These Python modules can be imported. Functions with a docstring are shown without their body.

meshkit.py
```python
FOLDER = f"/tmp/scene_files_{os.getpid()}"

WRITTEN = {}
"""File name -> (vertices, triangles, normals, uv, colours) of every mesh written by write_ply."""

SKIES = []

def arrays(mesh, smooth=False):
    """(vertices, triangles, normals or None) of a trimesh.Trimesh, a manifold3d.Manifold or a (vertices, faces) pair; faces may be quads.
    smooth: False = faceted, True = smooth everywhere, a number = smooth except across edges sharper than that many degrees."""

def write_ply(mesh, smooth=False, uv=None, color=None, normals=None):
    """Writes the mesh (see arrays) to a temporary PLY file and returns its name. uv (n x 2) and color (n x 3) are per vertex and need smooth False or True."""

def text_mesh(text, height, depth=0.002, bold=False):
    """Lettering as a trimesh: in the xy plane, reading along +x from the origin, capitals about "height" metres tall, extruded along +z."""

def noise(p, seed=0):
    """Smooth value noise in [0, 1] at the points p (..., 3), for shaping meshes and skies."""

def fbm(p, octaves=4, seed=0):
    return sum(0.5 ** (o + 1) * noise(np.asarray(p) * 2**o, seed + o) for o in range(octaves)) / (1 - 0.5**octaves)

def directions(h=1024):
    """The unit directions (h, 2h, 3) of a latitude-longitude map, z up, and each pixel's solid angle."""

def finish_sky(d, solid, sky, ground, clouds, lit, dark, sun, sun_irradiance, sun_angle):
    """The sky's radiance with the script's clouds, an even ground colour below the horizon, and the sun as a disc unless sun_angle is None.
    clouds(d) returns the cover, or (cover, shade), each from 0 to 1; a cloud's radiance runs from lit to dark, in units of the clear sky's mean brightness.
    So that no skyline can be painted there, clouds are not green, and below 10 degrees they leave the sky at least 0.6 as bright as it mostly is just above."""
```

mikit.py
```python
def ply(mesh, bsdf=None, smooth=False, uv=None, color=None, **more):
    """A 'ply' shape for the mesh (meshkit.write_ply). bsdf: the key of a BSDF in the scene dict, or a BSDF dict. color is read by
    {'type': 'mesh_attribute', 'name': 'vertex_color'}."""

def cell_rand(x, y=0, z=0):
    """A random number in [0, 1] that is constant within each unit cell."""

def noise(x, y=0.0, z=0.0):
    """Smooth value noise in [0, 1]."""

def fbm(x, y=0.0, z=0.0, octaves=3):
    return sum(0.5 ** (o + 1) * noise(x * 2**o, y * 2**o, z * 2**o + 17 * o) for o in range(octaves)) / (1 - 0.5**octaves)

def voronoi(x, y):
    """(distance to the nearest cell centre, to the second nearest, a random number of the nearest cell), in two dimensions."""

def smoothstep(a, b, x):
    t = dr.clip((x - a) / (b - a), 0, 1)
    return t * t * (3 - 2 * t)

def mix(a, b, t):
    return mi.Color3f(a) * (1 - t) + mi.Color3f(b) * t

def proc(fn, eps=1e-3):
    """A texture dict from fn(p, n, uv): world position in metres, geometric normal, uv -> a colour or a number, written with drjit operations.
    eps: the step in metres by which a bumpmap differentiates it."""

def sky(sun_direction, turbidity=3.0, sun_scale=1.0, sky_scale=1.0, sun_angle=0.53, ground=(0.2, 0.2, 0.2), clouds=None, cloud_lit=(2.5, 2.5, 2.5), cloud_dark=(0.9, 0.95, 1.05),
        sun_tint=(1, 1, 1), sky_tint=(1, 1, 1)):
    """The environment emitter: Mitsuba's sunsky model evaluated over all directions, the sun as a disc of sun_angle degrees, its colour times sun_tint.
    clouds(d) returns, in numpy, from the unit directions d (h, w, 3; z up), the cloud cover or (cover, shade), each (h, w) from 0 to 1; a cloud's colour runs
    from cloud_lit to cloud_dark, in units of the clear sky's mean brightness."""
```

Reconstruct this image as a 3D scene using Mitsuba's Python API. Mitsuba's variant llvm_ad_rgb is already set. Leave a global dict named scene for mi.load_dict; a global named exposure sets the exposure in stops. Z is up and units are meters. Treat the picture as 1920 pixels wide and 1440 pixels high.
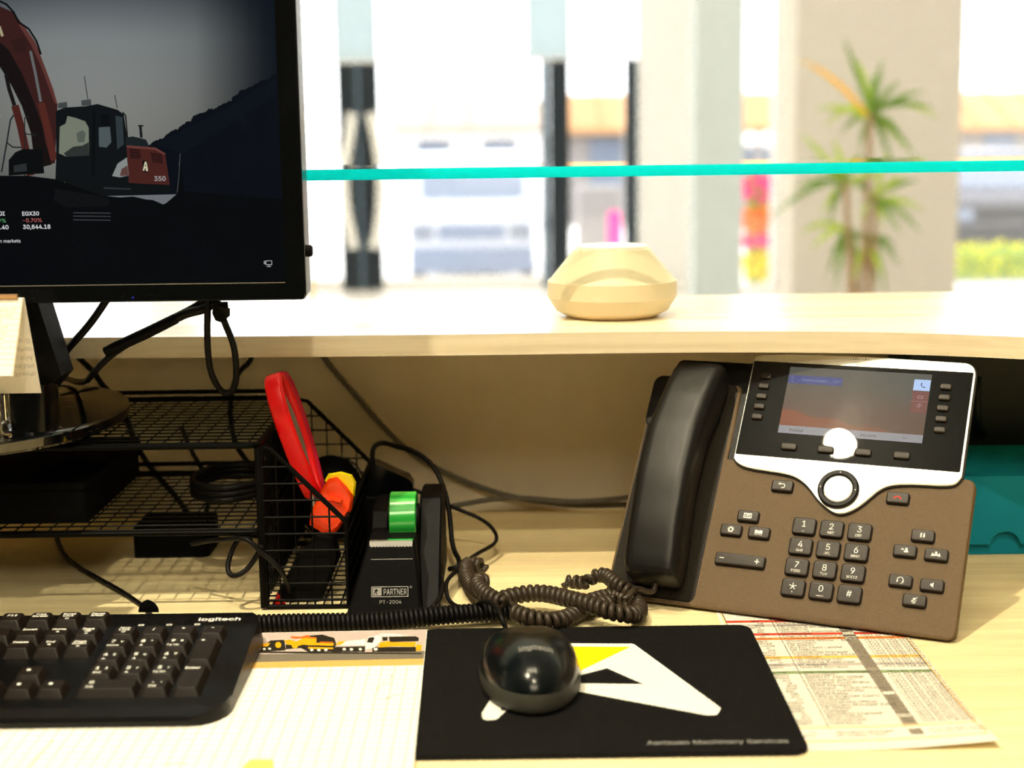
import math, random
import numpy as np, trimesh, drjit as dr
import manifold3d as m3
import mitsuba as mi
import mikit, meshkit
from mikit import proc, noise, fbm, smoothstep, mix
from shapely.geometry import Polygon, LineString, Point, box as sbox, MultiPolygon
from shapely import affinity
from shapely.ops import unary_union
from scipy.interpolate import CubicSpline

rng = random.Random(7)
T = mi.ScalarTransform4f
scene, labels = {}, {}

# ---------------------------------------------------------------- camera, sky, lamps, exposure
exposure = 4.0
KL = 2.0 ** -exposure          # radiances below are given as they look at exposure 0
FOCAL, EYE, PITCH, ROLL = 2770.0, 0.34, math.radians(9.6), 0.0135      # focal length in pixels of a 1920 wide frame; desk top is z = 0
FW = np.array([0, math.cos(PITCH), -math.sin(PITCH)])
_u0 = np.array([0, math.sin(PITCH), math.cos(PITCH)])
RT = math.cos(ROLL) * np.array([1.0, 0, 0]) - math.sin(ROLL) * _u0
UP = math.sin(ROLL) * np.array([1.0, 0, 0]) + math.cos(ROLL) * _u0
CAM = np.array([0, 0, EYE])
scene['camera'] = {'type': 'thinlens', 'fov': math.degrees(2 * math.atan(960 / FOCAL)), 'fov_axis': 'x', 'aperture_radius': 0.0046, 'focus_distance': 1.05,
                   'near_clip': 0.02, 'far_clip': 500.0, 'to_world': T().look_at(origin=CAM.tolist(), target=(CAM + FW).tolist(), up=UP.tolist())}


def overcast(d):
    c = meshkit.fbm(d * 3.0 + 5.0, 4)
    return np.full(d.shape[:2], 0.97), np.clip((c - 0.45) * 0.8, 0, 0.35)


SKY = 2.3
scene['sky'] = mikit.sky((-0.35, 0.55, 0.75), turbidity=4.0, sun_scale=0.0, sky_scale=SKY, ground=(0.55, 0.54, 0.5), clouds=overcast, cloud_lit=(1, 1, 1), cloud_dark=(0.85, 0.88, 0.92))
scene['sky']['sampling_weight'] = 4.0
LAMPS = [  # ceiling downlights over the desk: x, y, z, radius, radiance
    (-0.594, 0.364, 1.9, 0.018, 11400.0),
    (0.05, -0.34, 1.9, 0.03, 2350.0),
]
WARM = (1.0, 0.87, 0.61)
LOBBY_PANEL = 44.0
LOUVRE = 130.0
BACK_PANEL = 12.0


# ---------------------------------------------------------------- helpers
def ray(px, py):
    return FW + RT * (px - 960) / FOCAL - UP * (py - 720) / FOCAL


def on(px, py, z=0.0):
    d = ray(px, py)
    return CAM + d * ((z - EYE) / d[2])


def at(px, py, y):
    d = ray(px, py)
    return CAM + d * (y / d[1])


def lin(r, g, b):
    return [(x / 255 / 12.92 if x / 255 < 0.04045 else ((x / 255 + 0.055) / 1.055) ** 2.4) for x in (r, g, b)]


def rgb(c):
    return {'type': 'rgb', 'value': [float(x) for x in c]}


def glow(c, w=.02):
    return {'type': 'area', 'sampling_weight': w, 'radiance': rgb([x * KL for x in c])}


def mat(name, color, rough=0.5, spec=0.5, metal=0.0, **kw):
    d = {'type': 'principled', 'base_color': color if isinstance(color, dict) else rgb(color), 'roughness': rough, 'specular': spec, 'metallic': metal, **kw}
    scene[name] = {'type': 'twosided', 'bsdf': d}
    return name


def tag(key, label=None, cat=None, group=None, kind=None):
    d = {}
    if label: d['label'] = label
    if cat: d['category'] = cat
    if group: d['group'] = group
    if kind: d['kind'] = kind
    labels[key] = d
    return key


_count = {}


def free(key):
    """the key itself the first time, then key_001, key_002 ..."""
    n = _count.get(key, 0)
    _count[key] = n + 1
    return key if n == 0 else f'{key}_{n:03d}'


def put(key, mesh, m, smooth=False, fixed=False, **kw):
    k = key if fixed else free(key)
    scene[k] = mikit.ply(mesh, m, smooth, **kw)
    return k


def mani(t):
    return m3.Manifold(m3.Mesh(np.asarray(t.vertices, np.float32), np.asarray(t.faces, np.uint32)))


def tri(m):
    if isinstance(m, m3.Manifold):
        q = m.to_mesh()
        return trimesh.Trimesh(q.vert_properties[:, :3], q.tri_verts, process=False)
    return m


def cat(*ms):
    ms = [tri(m) for x in ms for m in (x if isinstance(x, (list, tuple)) else [x])]
    return trimesh.util.concatenate(ms)


def hull(pts):
    return trimesh.convex.convex_hull(np.asarray(pts, float))


def rrect(x0, x1, y0, y1, r, n=5):
    r = min(r, (x1 - x0) / 2 - 1e-6, (y1 - y0) / 2 - 1e-6)
    out = []
    for cx, cy, a0 in ((x1 - r, y1 - r, 0), (x0 + r, y1 - r, 90), (x0 + r, y0 + r, 180), (x1 - r, y0 + r, 270)):
        for k in range(n + 1):
            a = math.radians(a0 + 90 * k / n)
            out.append((cx + r * math.cos(a), cy + r * math.sin(a)))
    return np.array(out)


def lift(p2, z):
    p2 = np.asarray(p2, float)
    return np.column_stack([p2, np.full(len(p2), z)])


def slab(x0, x1, y0, y1, z0, z1, r=0.002, b=0.0006, n=5, bottom=False):
    """rounded plate with a chamfered top edge"""
    o, i = rrect(x0, x1, y0, y1, r, n), rrect(x0 + b, x1 - b, y0 + b, y1 - b, max(r - b, 1e-5), n)
    mid = rrect(x0 + b * .3, x1 - b * .3, y0 + b * .3, y1 - b * .3, max(r - b * .3, 1e-5), n)
    pts = [lift(o, z1 - b), lift(mid, z1 - b * .3), lift(i, z1)]
    pts += [lift(i, z0), lift(mid, z0 + b * .3), lift(o, z0 + b)] if bottom else [lift(o, z0)]
    return hull(np.vstack(pts))


def bx(x0, x1, y0, y1, z0, z1, b=0.0):
    if b <= 0:
        m = trimesh.creation.box((x1 - x0, y1 - y0, z1 - z0))
        m.apply_translation(((x0 + x1) / 2, (y0 + y1) / 2, (z0 + z1) / 2))
        return m
    pts = []
    for sx, sy, sz in ((1, 0, 0), (0, 1, 0), (0, 0, 1)):
        for a in (x0 + b * (1 - sx), x1 - b * (1 - sx)):
            for c in (y0 + b * (1 - sy), y1 - b * (1 - sy)):
                for e in (z0 + b * (1 - sz), z1 - b * (1 - sz)):
                    pts.append((a, c, e))
    return hull(pts)


def geoms(g):
    if g.is_empty: return []
    return [x for x in getattr(g, 'geoms', [g]) if isinstance(x, Polygon) and x.area > 0]


def prism(poly, z0, z1):
    ms = []
    for g in geoms(poly):
        e = trimesh.creation.extrude_polygon(g, z1 - z0, engine='earcut')
        e.apply_translation((0, 0, z0))
        ms.append(e)
    return trimesh.util.concatenate(ms)


def mirror_fix(m):
    return m


def spath(pts, step=0.004, closed=False):
    p = np.asarray(pts, float)
    if closed: p = np.vstack([p, p[:1]])
    d = np.r_[0, np.cumsum(np.maximum(np.linalg.norm(np.diff(p, axis=0), axis=1), 1e-6) ** 0.7)]
    cs = CubicSpline(d, p, bc_type='periodic' if closed else 'natural')
    L = np.linalg.norm(np.diff(p, axis=0), axis=1).sum()
    return cs(np.linspace(0, d[-1], max(4, int(L / step) + 1)))


def frames(p):
    t = np.gradient(p, axis=0)
    t /= np.linalg.norm(t, axis=1, keepdims=True) + 1e-12
    a = np.cross(t[0], [0, 0, 1.0] if abs(t[0][2]) < 0.9 else [1.0, 0, 0])
    A = []
    for k in range(len(p)):
        a = a - t[k] * (a @ t[k])
        a /= np.linalg.norm(a)
        A.append(a)
    A = np.array(A)
    return t, A, np.cross(t, A)


def tube(points, r, sides=8, ry=None):
    p = np.asarray(points, float)
    t, A, B = frames(p)
    r = np.broadcast_to(np.asarray(r, float), (len(p),))
    ang = np.arange(sides) * 2 * math.pi / sides
    q = (1.0 if ry is None else ry)
    v = p[:, None] + r[:, None, None] * (np.cos(ang)[None, :, None] * A[:, None] + q * np.sin(ang)[None, :, None] * B[:, None])
    n = len(p)
    i, j = np.meshgrid(np.arange(n - 1), np.arange(sides), indexing='ij')
    a, b = i * sides + j, i * sides + (j + 1) % sides
    qd = np.stack([a, b, b + sides, a + sides], -1).reshape(-1, 4)
    f = np.vstack([qd[:, [0, 1, 2]], qd[:, [0, 2, 3]]])
    V = np.vstack([v.reshape(-1, 3), p[:1], p[-1:]])
    k = np.arange(sides)
    f = np.vstack([f, np.stack([np.full(sides, n * sides), (k + 1) % sides, k], 1), np.stack([np.full(sides, n * sides + 1), (n - 1) * sides + k, (n - 1) * sides + (k + 1) % sides], 1)])
    m = trimesh.Trimesh(V, f, process=False)
    return m


def coil(path, R, r, pitch, seg=14, sides=7, flat=1.0, phase=0.0):
    """a wire of radius r wound with radius R round the path"""
    p = spath(path, 0.0015)
    t, A, B = frames(p)
    s = np.r_[0, np.cumsum(np.linalg.norm(np.diff(p, axis=0), axis=1))]
    turns = s[-1] / pitch
    u = np.linspace(0, s[-1], int(turns * seg))
    I = lambda X: np.column_stack([np.interp(u, s, X[:, k]) for k in range(3)])
    P, A, B, th = I(p), I(A), I(B), u / pitch * 2 * math.pi + phase
    h = P + R * (np.cos(th)[:, None] * A + np.sin(th)[:, None] * B)
    return tube(h, r, sides)


def lathe(profile, n=48):
    return trimesh.creation.revolve(np.asarray(profile, float), sections=n)


def rod(a, b, r, sides=8):
    return tube([a, b], r, sides)


_txt = {}


def txt(s, h, depth=0.0002, bold=False, anchor='l'):
    k = (s, h, depth, bold)
    if k not in _txt: _txt[k] = meshkit.text_mesh(s, h, depth, bold)
    m = _txt[k].copy()
    w = m.bounds[1][0]
    if anchor == 'c': m.apply_translation((-(m.bounds[0][0] + w) / 2, 0, 0))
    if anchor == 'r': m.apply_translation((-w, 0, 0))
    return m


def mv(m, x=0, y=0, z=0):
    m = tri(m).copy()
    m.apply_translation((x, y, z))
    return m


def xf(m, M):
    m = tri(m).copy()
    m.apply_transform(M)
    return m


def basis(o, e1, e2, e3):
    M = np.eye(4)
    M[:3, 0], M[:3, 1], M[:3, 2], M[:3, 3] = e1, e2, e3, o
    return M


def stroke(pts, w, cap=2):
    return LineString(pts).buffer(w / 2, cap_style=cap, join_style=1)


# ---------------------------------------------------------------- materials
def grain(p, n, uv):
    a = fbm(p.x * 6.0, p.y * 95.0, p.z * 95.0, 4)
    b = noise(p.x * 1.7, p.y * 16.0, p.z * 16.0)
    c = noise(p.x * 30.0, p.y * 420.0, p.z * 420.0)
    t = dr.clip(0.5 * a + 0.3 * b + 0.2 * c, 0, 1)
    return mix((0.72, 0.585, 0.325), (0.82, 0.705, 0.41), smoothstep(0.25, 0.7, t))


def grain_pale(p, n, uv):
    a = fbm(p.x * 7.0, p.y * 60.0, p.z * 160.0, 3)
    return mix((0.70, 0.60, 0.43), (0.80, 0.71, 0.54), smoothstep(0.25, 0.75, a))


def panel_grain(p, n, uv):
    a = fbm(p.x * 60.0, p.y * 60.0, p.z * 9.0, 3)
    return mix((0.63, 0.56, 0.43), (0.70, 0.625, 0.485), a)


mat('wood_desk', proc(grain), 0.42, 0.4)
mat('wood_counter', proc(grain_pale), 0.22, 0.5)
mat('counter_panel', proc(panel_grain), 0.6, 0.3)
mat('black_plastic', lin(7, 7, 9), 0.5, 0.1)
mat('black_matte', lin(7, 7, 8), 0.65, 0.1)
mat('black_gloss', lin(6, 8, 10), 0.15, 0.22)
mat('base_gloss', lin(6, 7, 8), 0.03, 1.0)
mat('black_wire', lin(5, 5, 5), 0.5, 0.08)
mat('black_cable', lin(9, 8, 8), 0.5, 0.2)
mat('coil_plastic', lin(52, 43, 33), 0.4, 0.4)
mat('grey_cable', lin(98, 94, 84), 0.55, 0.3)
mat('white_ink', lin(236, 234, 226), 0.6, 0.2)
mat('dim_ink', lin(150, 150, 148), 0.6, 0.2)
mat('steel', (0.75, 0.75, 0.73), 0.3, 0.5, 0.9)
mat('white_paint', lin(236, 236, 232), 0.6, 0.3)
mat('wall_paint', lin(225, 219, 205), 0.75, 0.2)
mat('wall_dark', lin(70, 62, 54), 0.8, 0.1)
mat('ceiling_paint', lin(228, 226, 220), 0.8, 0.2)
mat('floor_tile', lin(190, 186, 176), 0.35, 0.4)
mat('carpet', lin(60, 56, 52), 0.9, 0.1)

# ---------------------------------------------------------------- the room and the lobby
XL, XR, YB, YF, ZC, ZL, ZP, ZH = -7.5, 8.5, -3.0, 16.0, 2.25, -1.3, -0.74, 9.5
struct = lambda k, m, b, lab, **kw: tag(put(k, m, b, **kw), lab, None, None, 'structure')
struct('floor', cat(bx(XL, XR, 2.4, YF + .1, ZL - .1, ZL)), 'floor_tile', 'pale stone lobby floor')
struct('floor_platform', cat(bx(XL, XR, YB, 2.4, ZP - .6, ZP)), 'carpet', 'raised carpeted floor behind the reception desk')
struct('ceiling', bx(XL, XR, YB, 3.0, ZC, ZC + .1), 'ceiling_paint', 'flat white ceiling over the reception desk')
struct('ceiling_lobby', bx(XL, XR, 3.0, YF + .1, ZH, ZH + .1), 'ceiling_paint', 'high white ceiling of the lobby')
struct('wall_bulkhead', bx(XL, XR, 2.9, 3.0, ZC + .1, ZH), 'wall_paint', 'cream wall above the edge of the lower ceiling')
struct('wall_left', bx(XL - .1, XL, YB, YF + .1, ZL, ZH), 'wall_paint', 'plain cream wall on the left of the lobby')
struct('wall_right', bx(XR, XR + .1, YB, YF + .1, ZL, ZH), 'wall_paint', 'plain cream wall on the right of the lobby')
struct('wall_back', bx(XL, XR, YB - .1, YB, ZL, ZC), 'wall_dark', 'dark brown wall behind the desk')
mat('column_grey', lin(196, 206, 206), 0.7, 0.2)
mat('pillar_beige', lin(212, 207, 198), 0.75, 0.2)


def wallx(px0, px1, y, th, z0=ZL, z1=ZH):
    """a wall piece that stands at distance y between two columns of the photograph, th deep"""
    a, b = at(px0, 400, y)[0], at(px1, 400, y)[0]
    return bx(a, b, y, y + th, z0, z1, 0.01)


struct('wall_column', wallx(1303, 1393, 12.0, .45), 'column_grey', 'grey square column in front of the lobby windows')
struct('wall_pillar', wallx(1487, 1797, 10.5, .5), 'pillar_beige', 'wide beige pillar behind the tall potted plant')

# glass front of the lobby
mat('stile_dark', lin(22, 36, 46), 0.35, 0.5)
mat('stile_mid', lin(92, 112, 130), 0.4, 0.5)
scene['fin_blue'] = {'type': 'principledthin', 'base_color': rgb(lin(206, 218, 222)), 'roughness': .4, 'diff_trans': 1.0}
mat('handle_grey', lin(240, 240, 236), 0.45, 0.5, 0.0)
mat('frame_white', lin(244, 244, 244), 0.5, 0.3)
scene['pane_glass'] = {'type': 'thindielectric', 'int_ior': 1.5}
X16 = lambda px: float(at(px, 400, YF)[0])
ZDOOR = float(at(700, 118, YF)[2])
ZBAND = float(at(700, 560, YF)[2])


def pane(k, px0, px1, z0, z1, y=YF, label=None):
    x0, x1 = X16(px0), X16(px1)
    put(k, bx(x0, x1, y - .004, y + .004, z0, z1), 'pane_glass')


def pieces(parent, spec):
    """stiles and frames at the glass front: (part name, px0, px1, z0, z1, material, depth)"""
    for nm, a, b, z0, z1, m, dp in spec:
        put(f'{parent}__{nm}', bx(X16(a), X16(b), YF - dp, YF + .03, z0, z1, .006), m)


# double entrance door: the left leaf runs behind the monitor, the right leaf to the second dark stile
tag('door_1', 'left glass leaf of the entrance door with a dark stile and a bow handle', None, None, 'structure')
tag('door_2', 'right glass leaf of the entrance door with dark stiles and a bow handle', None, None, 'structure')
pieces('door_1', [('stile', 640, 674, ZL, ZDOOR, 'stile_dark', .05), ('stile', 372, 398, ZL, ZDOOR, 'stile_dark', .05), ('rail', 398, 640, ZL, ZL + .12, 'frame_white', .05)])
pieces('door_2', [('stile', 682, 716, ZL, ZDOOR, 'stile_dark', .05), ('stile', 1032, 1068, ZL, ZDOOR, 'stile_dark', .06), ('hinge_post', 1016, 1031, ZL, ZDOOR, 'stile_mid', .05), ('rail', 716, 1016, ZL, ZL + .12, 'frame_white', .05)])
put('door_1__seal', bx(X16(674), X16(678), YF - .03, YF + .02, ZL, ZDOOR), 'stile_mid')
put('door_2__seal', bx(X16(678), X16(682), YF - .03, YF + .02, ZL, ZDOOR), 'stile_mid')
pane('door_1__pane', 398, 640, ZL + .12, ZDOOR)
pane('door_2__pane', 716, 1016, ZL + .12, ZDOOR)
for d, sgn, xc in (('door_1', -1, 658), ('door_2', 1, 700)):
    pts = [(xc, 214), (xc - sgn * 2, 232), (xc - sgn * 12 * -1 * 0 - sgn * 3, 260), (xc - sgn * -6, 340), (xc - sgn * -2, 420), (xc + sgn * 2, 448), (xc + sgn * 4, 468)]
    if d == 'door_1': pts = [(660, 212), (656, 250), (648, 300), (645, 340), (648, 385), (656, 430), (664, 466)]
    else: pts = [(694, 212), (703, 250), (711, 300), (715, 340), (714, 385), (709, 430), (700, 466)]
    P = [at(x, y, YF - .16) for x, y in pts]
    put(d + '__handle', cat(tube(spath(P, .05), .055, 10), rod(P[0] + [0, 0, -.1], P[0] + [0, .14, -.1], .025), rod(P[-1] + [0, 0, .1], P[-1] + [0, .14, .1], .025)), 'handle_grey', 40)

# side light between the doors and the white wall piece, transoms above
for k in (1, 2, 3, 4, 5, 6, 7):
    tag(f'window_{k}', ['', 'tall fixed pane behind the monitor', 'narrow pane beside the entrance door', 'long transom pane above the entrance doors', 'narrow lobby window between the grey column and the pillar', 'lobby window on the far right',
                        'transom pane above the narrow pane', 'pane hidden behind the monitor'][k], None, None, 'structure')
pieces('window_2', [('stile', 1172, 1190, ZL, float(at(1180, 112, YF)[2]), 'stile_dark', .05), ('edge_post', 1190, 1194, ZL, float(at(1180, 112, YF)[2]), 'stile_mid', .05)])
pane('window_2__pane', 1068, 1172, ZL, ZDOOR)
pieces('window_3', [('fin', 637, 716, ZDOOR + .03, ZH, 'fin_blue', .05), ('fin', 990, 1072, ZDOOR + .03, ZH, 'fin_blue', .05), ('rail', 372, 1190, ZDOOR, ZDOOR + .03, 'frame_white', .05)])
pane('window_3__pane', 372, 990, ZDOOR + .03, ZH)
pane('window_6__pane', 1072, 1194, ZDOOR + .03, ZH)
pieces('window_1', [('frame', 566, 570, ZL, ZH, 'frame_white', .06)])
pieces('window_7', [('frame', 250, 372, ZL, ZH, 'frame_white', .06)])
pane('window_7__pane', 60, 250, ZL, ZH)
struct('wall_front_left', bx(XL, X16(60), YF, YF + .1, ZL, ZH), 'white_paint', 'white wall left of the entrance')
struct('wall_front', bx(X16(1194), X16(1330), YF, YF + .1, ZL, ZH), 'frame_white', 'bright white wall piece right of the entrance')
pieces('window_4', [('frame', 1445, 1500, ZL, ZH, 'frame_white', .06)])
pane('window_4__pane', 1330, 1445, ZL, ZH)
pieces('window_5', [('sill', 1700, 2160, ZL, float(at(1860, 548, YF)[2]), 'stile_dark', .08), ('frame', 1500, 1560, ZL, ZH, 'frame_white', .06)])
pane('window_5__pane', 1560, 2160, float(at(1860, 548, YF)[2]), ZH)
struct('wall_front_right', bx(X16(2160), XR, YF, YF + .1, ZL, ZH), 'white_paint', 'white wall right of the lobby windows')
mat('cream_trim', lin(250, 226, 160), 0.5, 0.3)
tag(put('curtain_rod_post', tube([at(577, -300, 8.0), at(585, 700, 8.0) - [0, 0, .4]], .012, 8), 'cream_trim'), 'thin cream vertical post in the lobby just right of the monitor', 'post')

# ---------------------------------------------------------------- lamps (all above the frame)
mat('lamp_ring', lin(230, 228, 222), 0.4, 0.4)
for i, (x, y, z, r, L) in enumerate(LAMPS):
    k = free('downlight')
    tag(k, ['warm ceiling downlight up to the left of the desk', 'warm ceiling downlight above and behind the camera'][i], 'lamp')
    put(k + '__ring', mv(lathe([(r, .012), (r + .012, 0), (r + .02, .004), (r + .02, .35), (r, .35)], 32), x, y, z), 'lamp_ring', 40)
    dsk = trimesh.creation.cylinder(r, .004, sections=24)
    dsk.apply_translation((x, y, z + .012))
    put(k + '__lens', dsk, 'lamp_ring', emitter=glow([L * c for c in WARM], 4.0))
k = 'louvre_light'
tag(k, 'long ceiling light with two rows of bright louvre cells over the desk', 'lamp')
put(k + '__housing', bx(-.50, .36, .62, .98, 2.02, ZC - .0, .01), 'lamp_ring')
cells = [bx(-.46 + .135 * i, -.46 + .135 * i + .052, yy, yy + .052, 2.012, 2.02) for i in range(6) for yy in (.66, .85)]
put(k + '__cells', cat(cells), 'lamp_ring', emitter=glow([LOUVRE * c for c in WARM], 1.0))
k = 'office_ceiling_panel'
tag(k, 'square white ceiling light panel behind the camera', 'lamp')
put(k + '__frame', bx(-.74, .74, -2.64, -1.36, ZC - .03, ZC, .004), 'lamp_ring')
put(k + '__diffuser', bx(-.7, .7, -2.6, -1.4, ZC - .036, ZC - .03), 'lamp_ring', emitter=glow([BACK_PANEL * c for c in WARM], 2.0))
for i, (x, y) in enumerate(((-2.2, 5.2), (2.0, 5.2), (-1.8, 10.0), (1.2, 7.6))):
    k = free('lobby_ceiling_panel')
    tag(k, f'square white lobby ceiling light, {["nearest on the left", "nearest on the right", "far on the left", "far on the right, before the pillar"][i]}', 'lamp')
    put(k + '__frame', cat(bx(x - .64, x + .64, y - .64, y + .64, ZH - .03, ZH, .004)), 'lamp_ring')
    put(k + '__diffuser', bx(x - .6, x + .6, y - .6, y + .6, ZH - .036, ZH - .03), 'lamp_ring', emitter=glow([LOBBY_PANEL * c for c in (1, .98, .93)], 1.0))

# ---------------------------------------------------------------- outside
mat('asphalt', lin(205, 204, 200), 0.8, 0.2)
struct('ground', bx(-40, 40, YF + .1, 120, -2.1, -1.9), 'asphalt', 'pale paved ground outside the windows')
mat('car_silver', lin(176, 182, 192), 0.3, 0.5)
mat('car_glass', lin(112, 122, 138), 0.1, 0.5)
mat('car_trim', lin(108, 122, 146), 0.4, 0.4)
mat('car_dark', lin(70, 70, 76), 0.3, 0.5)
mat('tyre', lin(60, 62, 66), 0.8, 0.2)


def vehicle(key, xc, y, z0, w, h, ln, paint, glass, trim):
    """a van seen from its front: body, windscreen, grille, headlights, bumper, wheels"""
    prof = Polygon([(0, .28), (0, h * .50), (.10, h * .56), (.95, h * .63), (1.55, h * .97), (1.8, h), (ln - .2, h), (ln, h * .94), (ln, .28)])
    b = trimesh.creation.extrude_polygon(prof.buffer(.05).buffer(-.05), w, engine='earcut')
    b.apply_transform(basis([xc - w / 2, y, z0], [0, 1, 0], [0, 0, 1], [1, 0, 0]))
    put(key + '__body', b, paint, 30)
    a, c = np.array([xc, y + .98, z0 + h * .645]), np.array([xc, y + 1.50, z0 + h * .94])
    d = (c - a) / np.linalg.norm(c - a)
    nn = np.cross([1, 0, 0], d)
    put(key + '__windscreen', xf(slab(-w * .43, w * .43, 0, np.linalg.norm(c - a), -.01, .012, .08, .008), basis(a, [1, 0, 0], d, nn)), glass, 30)
    M = basis([xc, y, z0], [1, 0, 0], [0, 0, 1], [0, -1, 0])
    put(key + '__grille', xf(slab(-w * .27, w * .27, h * .36, h * .47, -.02, .02, .04, .01), M), trim, 30)
    for s in (-1, 1):
        put(key + '__headlight', xf(slab(s * w * .39 - w * .085, s * w * .39 + w * .085, h * .36, h * .47, -.02, .025, .06, .015), M), glass, 30)
    put(key + '__bumper', xf(slab(-w * .49, w * .49, .22, h * .30, -.1, .06, .06, .03), M), trim, 30)
    for s in (-1, 1):
        for yy in (.8, ln - .8):
            wl = trimesh.creation.cylinder(.33, .2, sections=24)
            wl.apply_transform(trimesh.transformations.rotation_matrix(math.pi / 2, (0, 1, 0)))
            put(key + '__wheel', mv(wl, xc + s * (w / 2 - .08), y + yy, z0 + .33), 'tyre', 40)


q = at(885, 500, 22.0)
vehicle('car', q[0], 22.0, -1.9, 1.85, 1.95, 4.6, 'car_silver', 'car_glass', 'car_trim')
tag('car', 'pale silver van parked outside, seen through the entrance door', 'car')
q = at(1850, 430, 25.0)
vehicle('car_001', q[0] + .5, 25.5, -1.9, 1.9, 1.85, 4.6, 'car_dark', 'car_glass', 'tyre')
tag('car_001', 'dark car outside the far right window, behind the yellow-green hedge', 'car')

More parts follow.
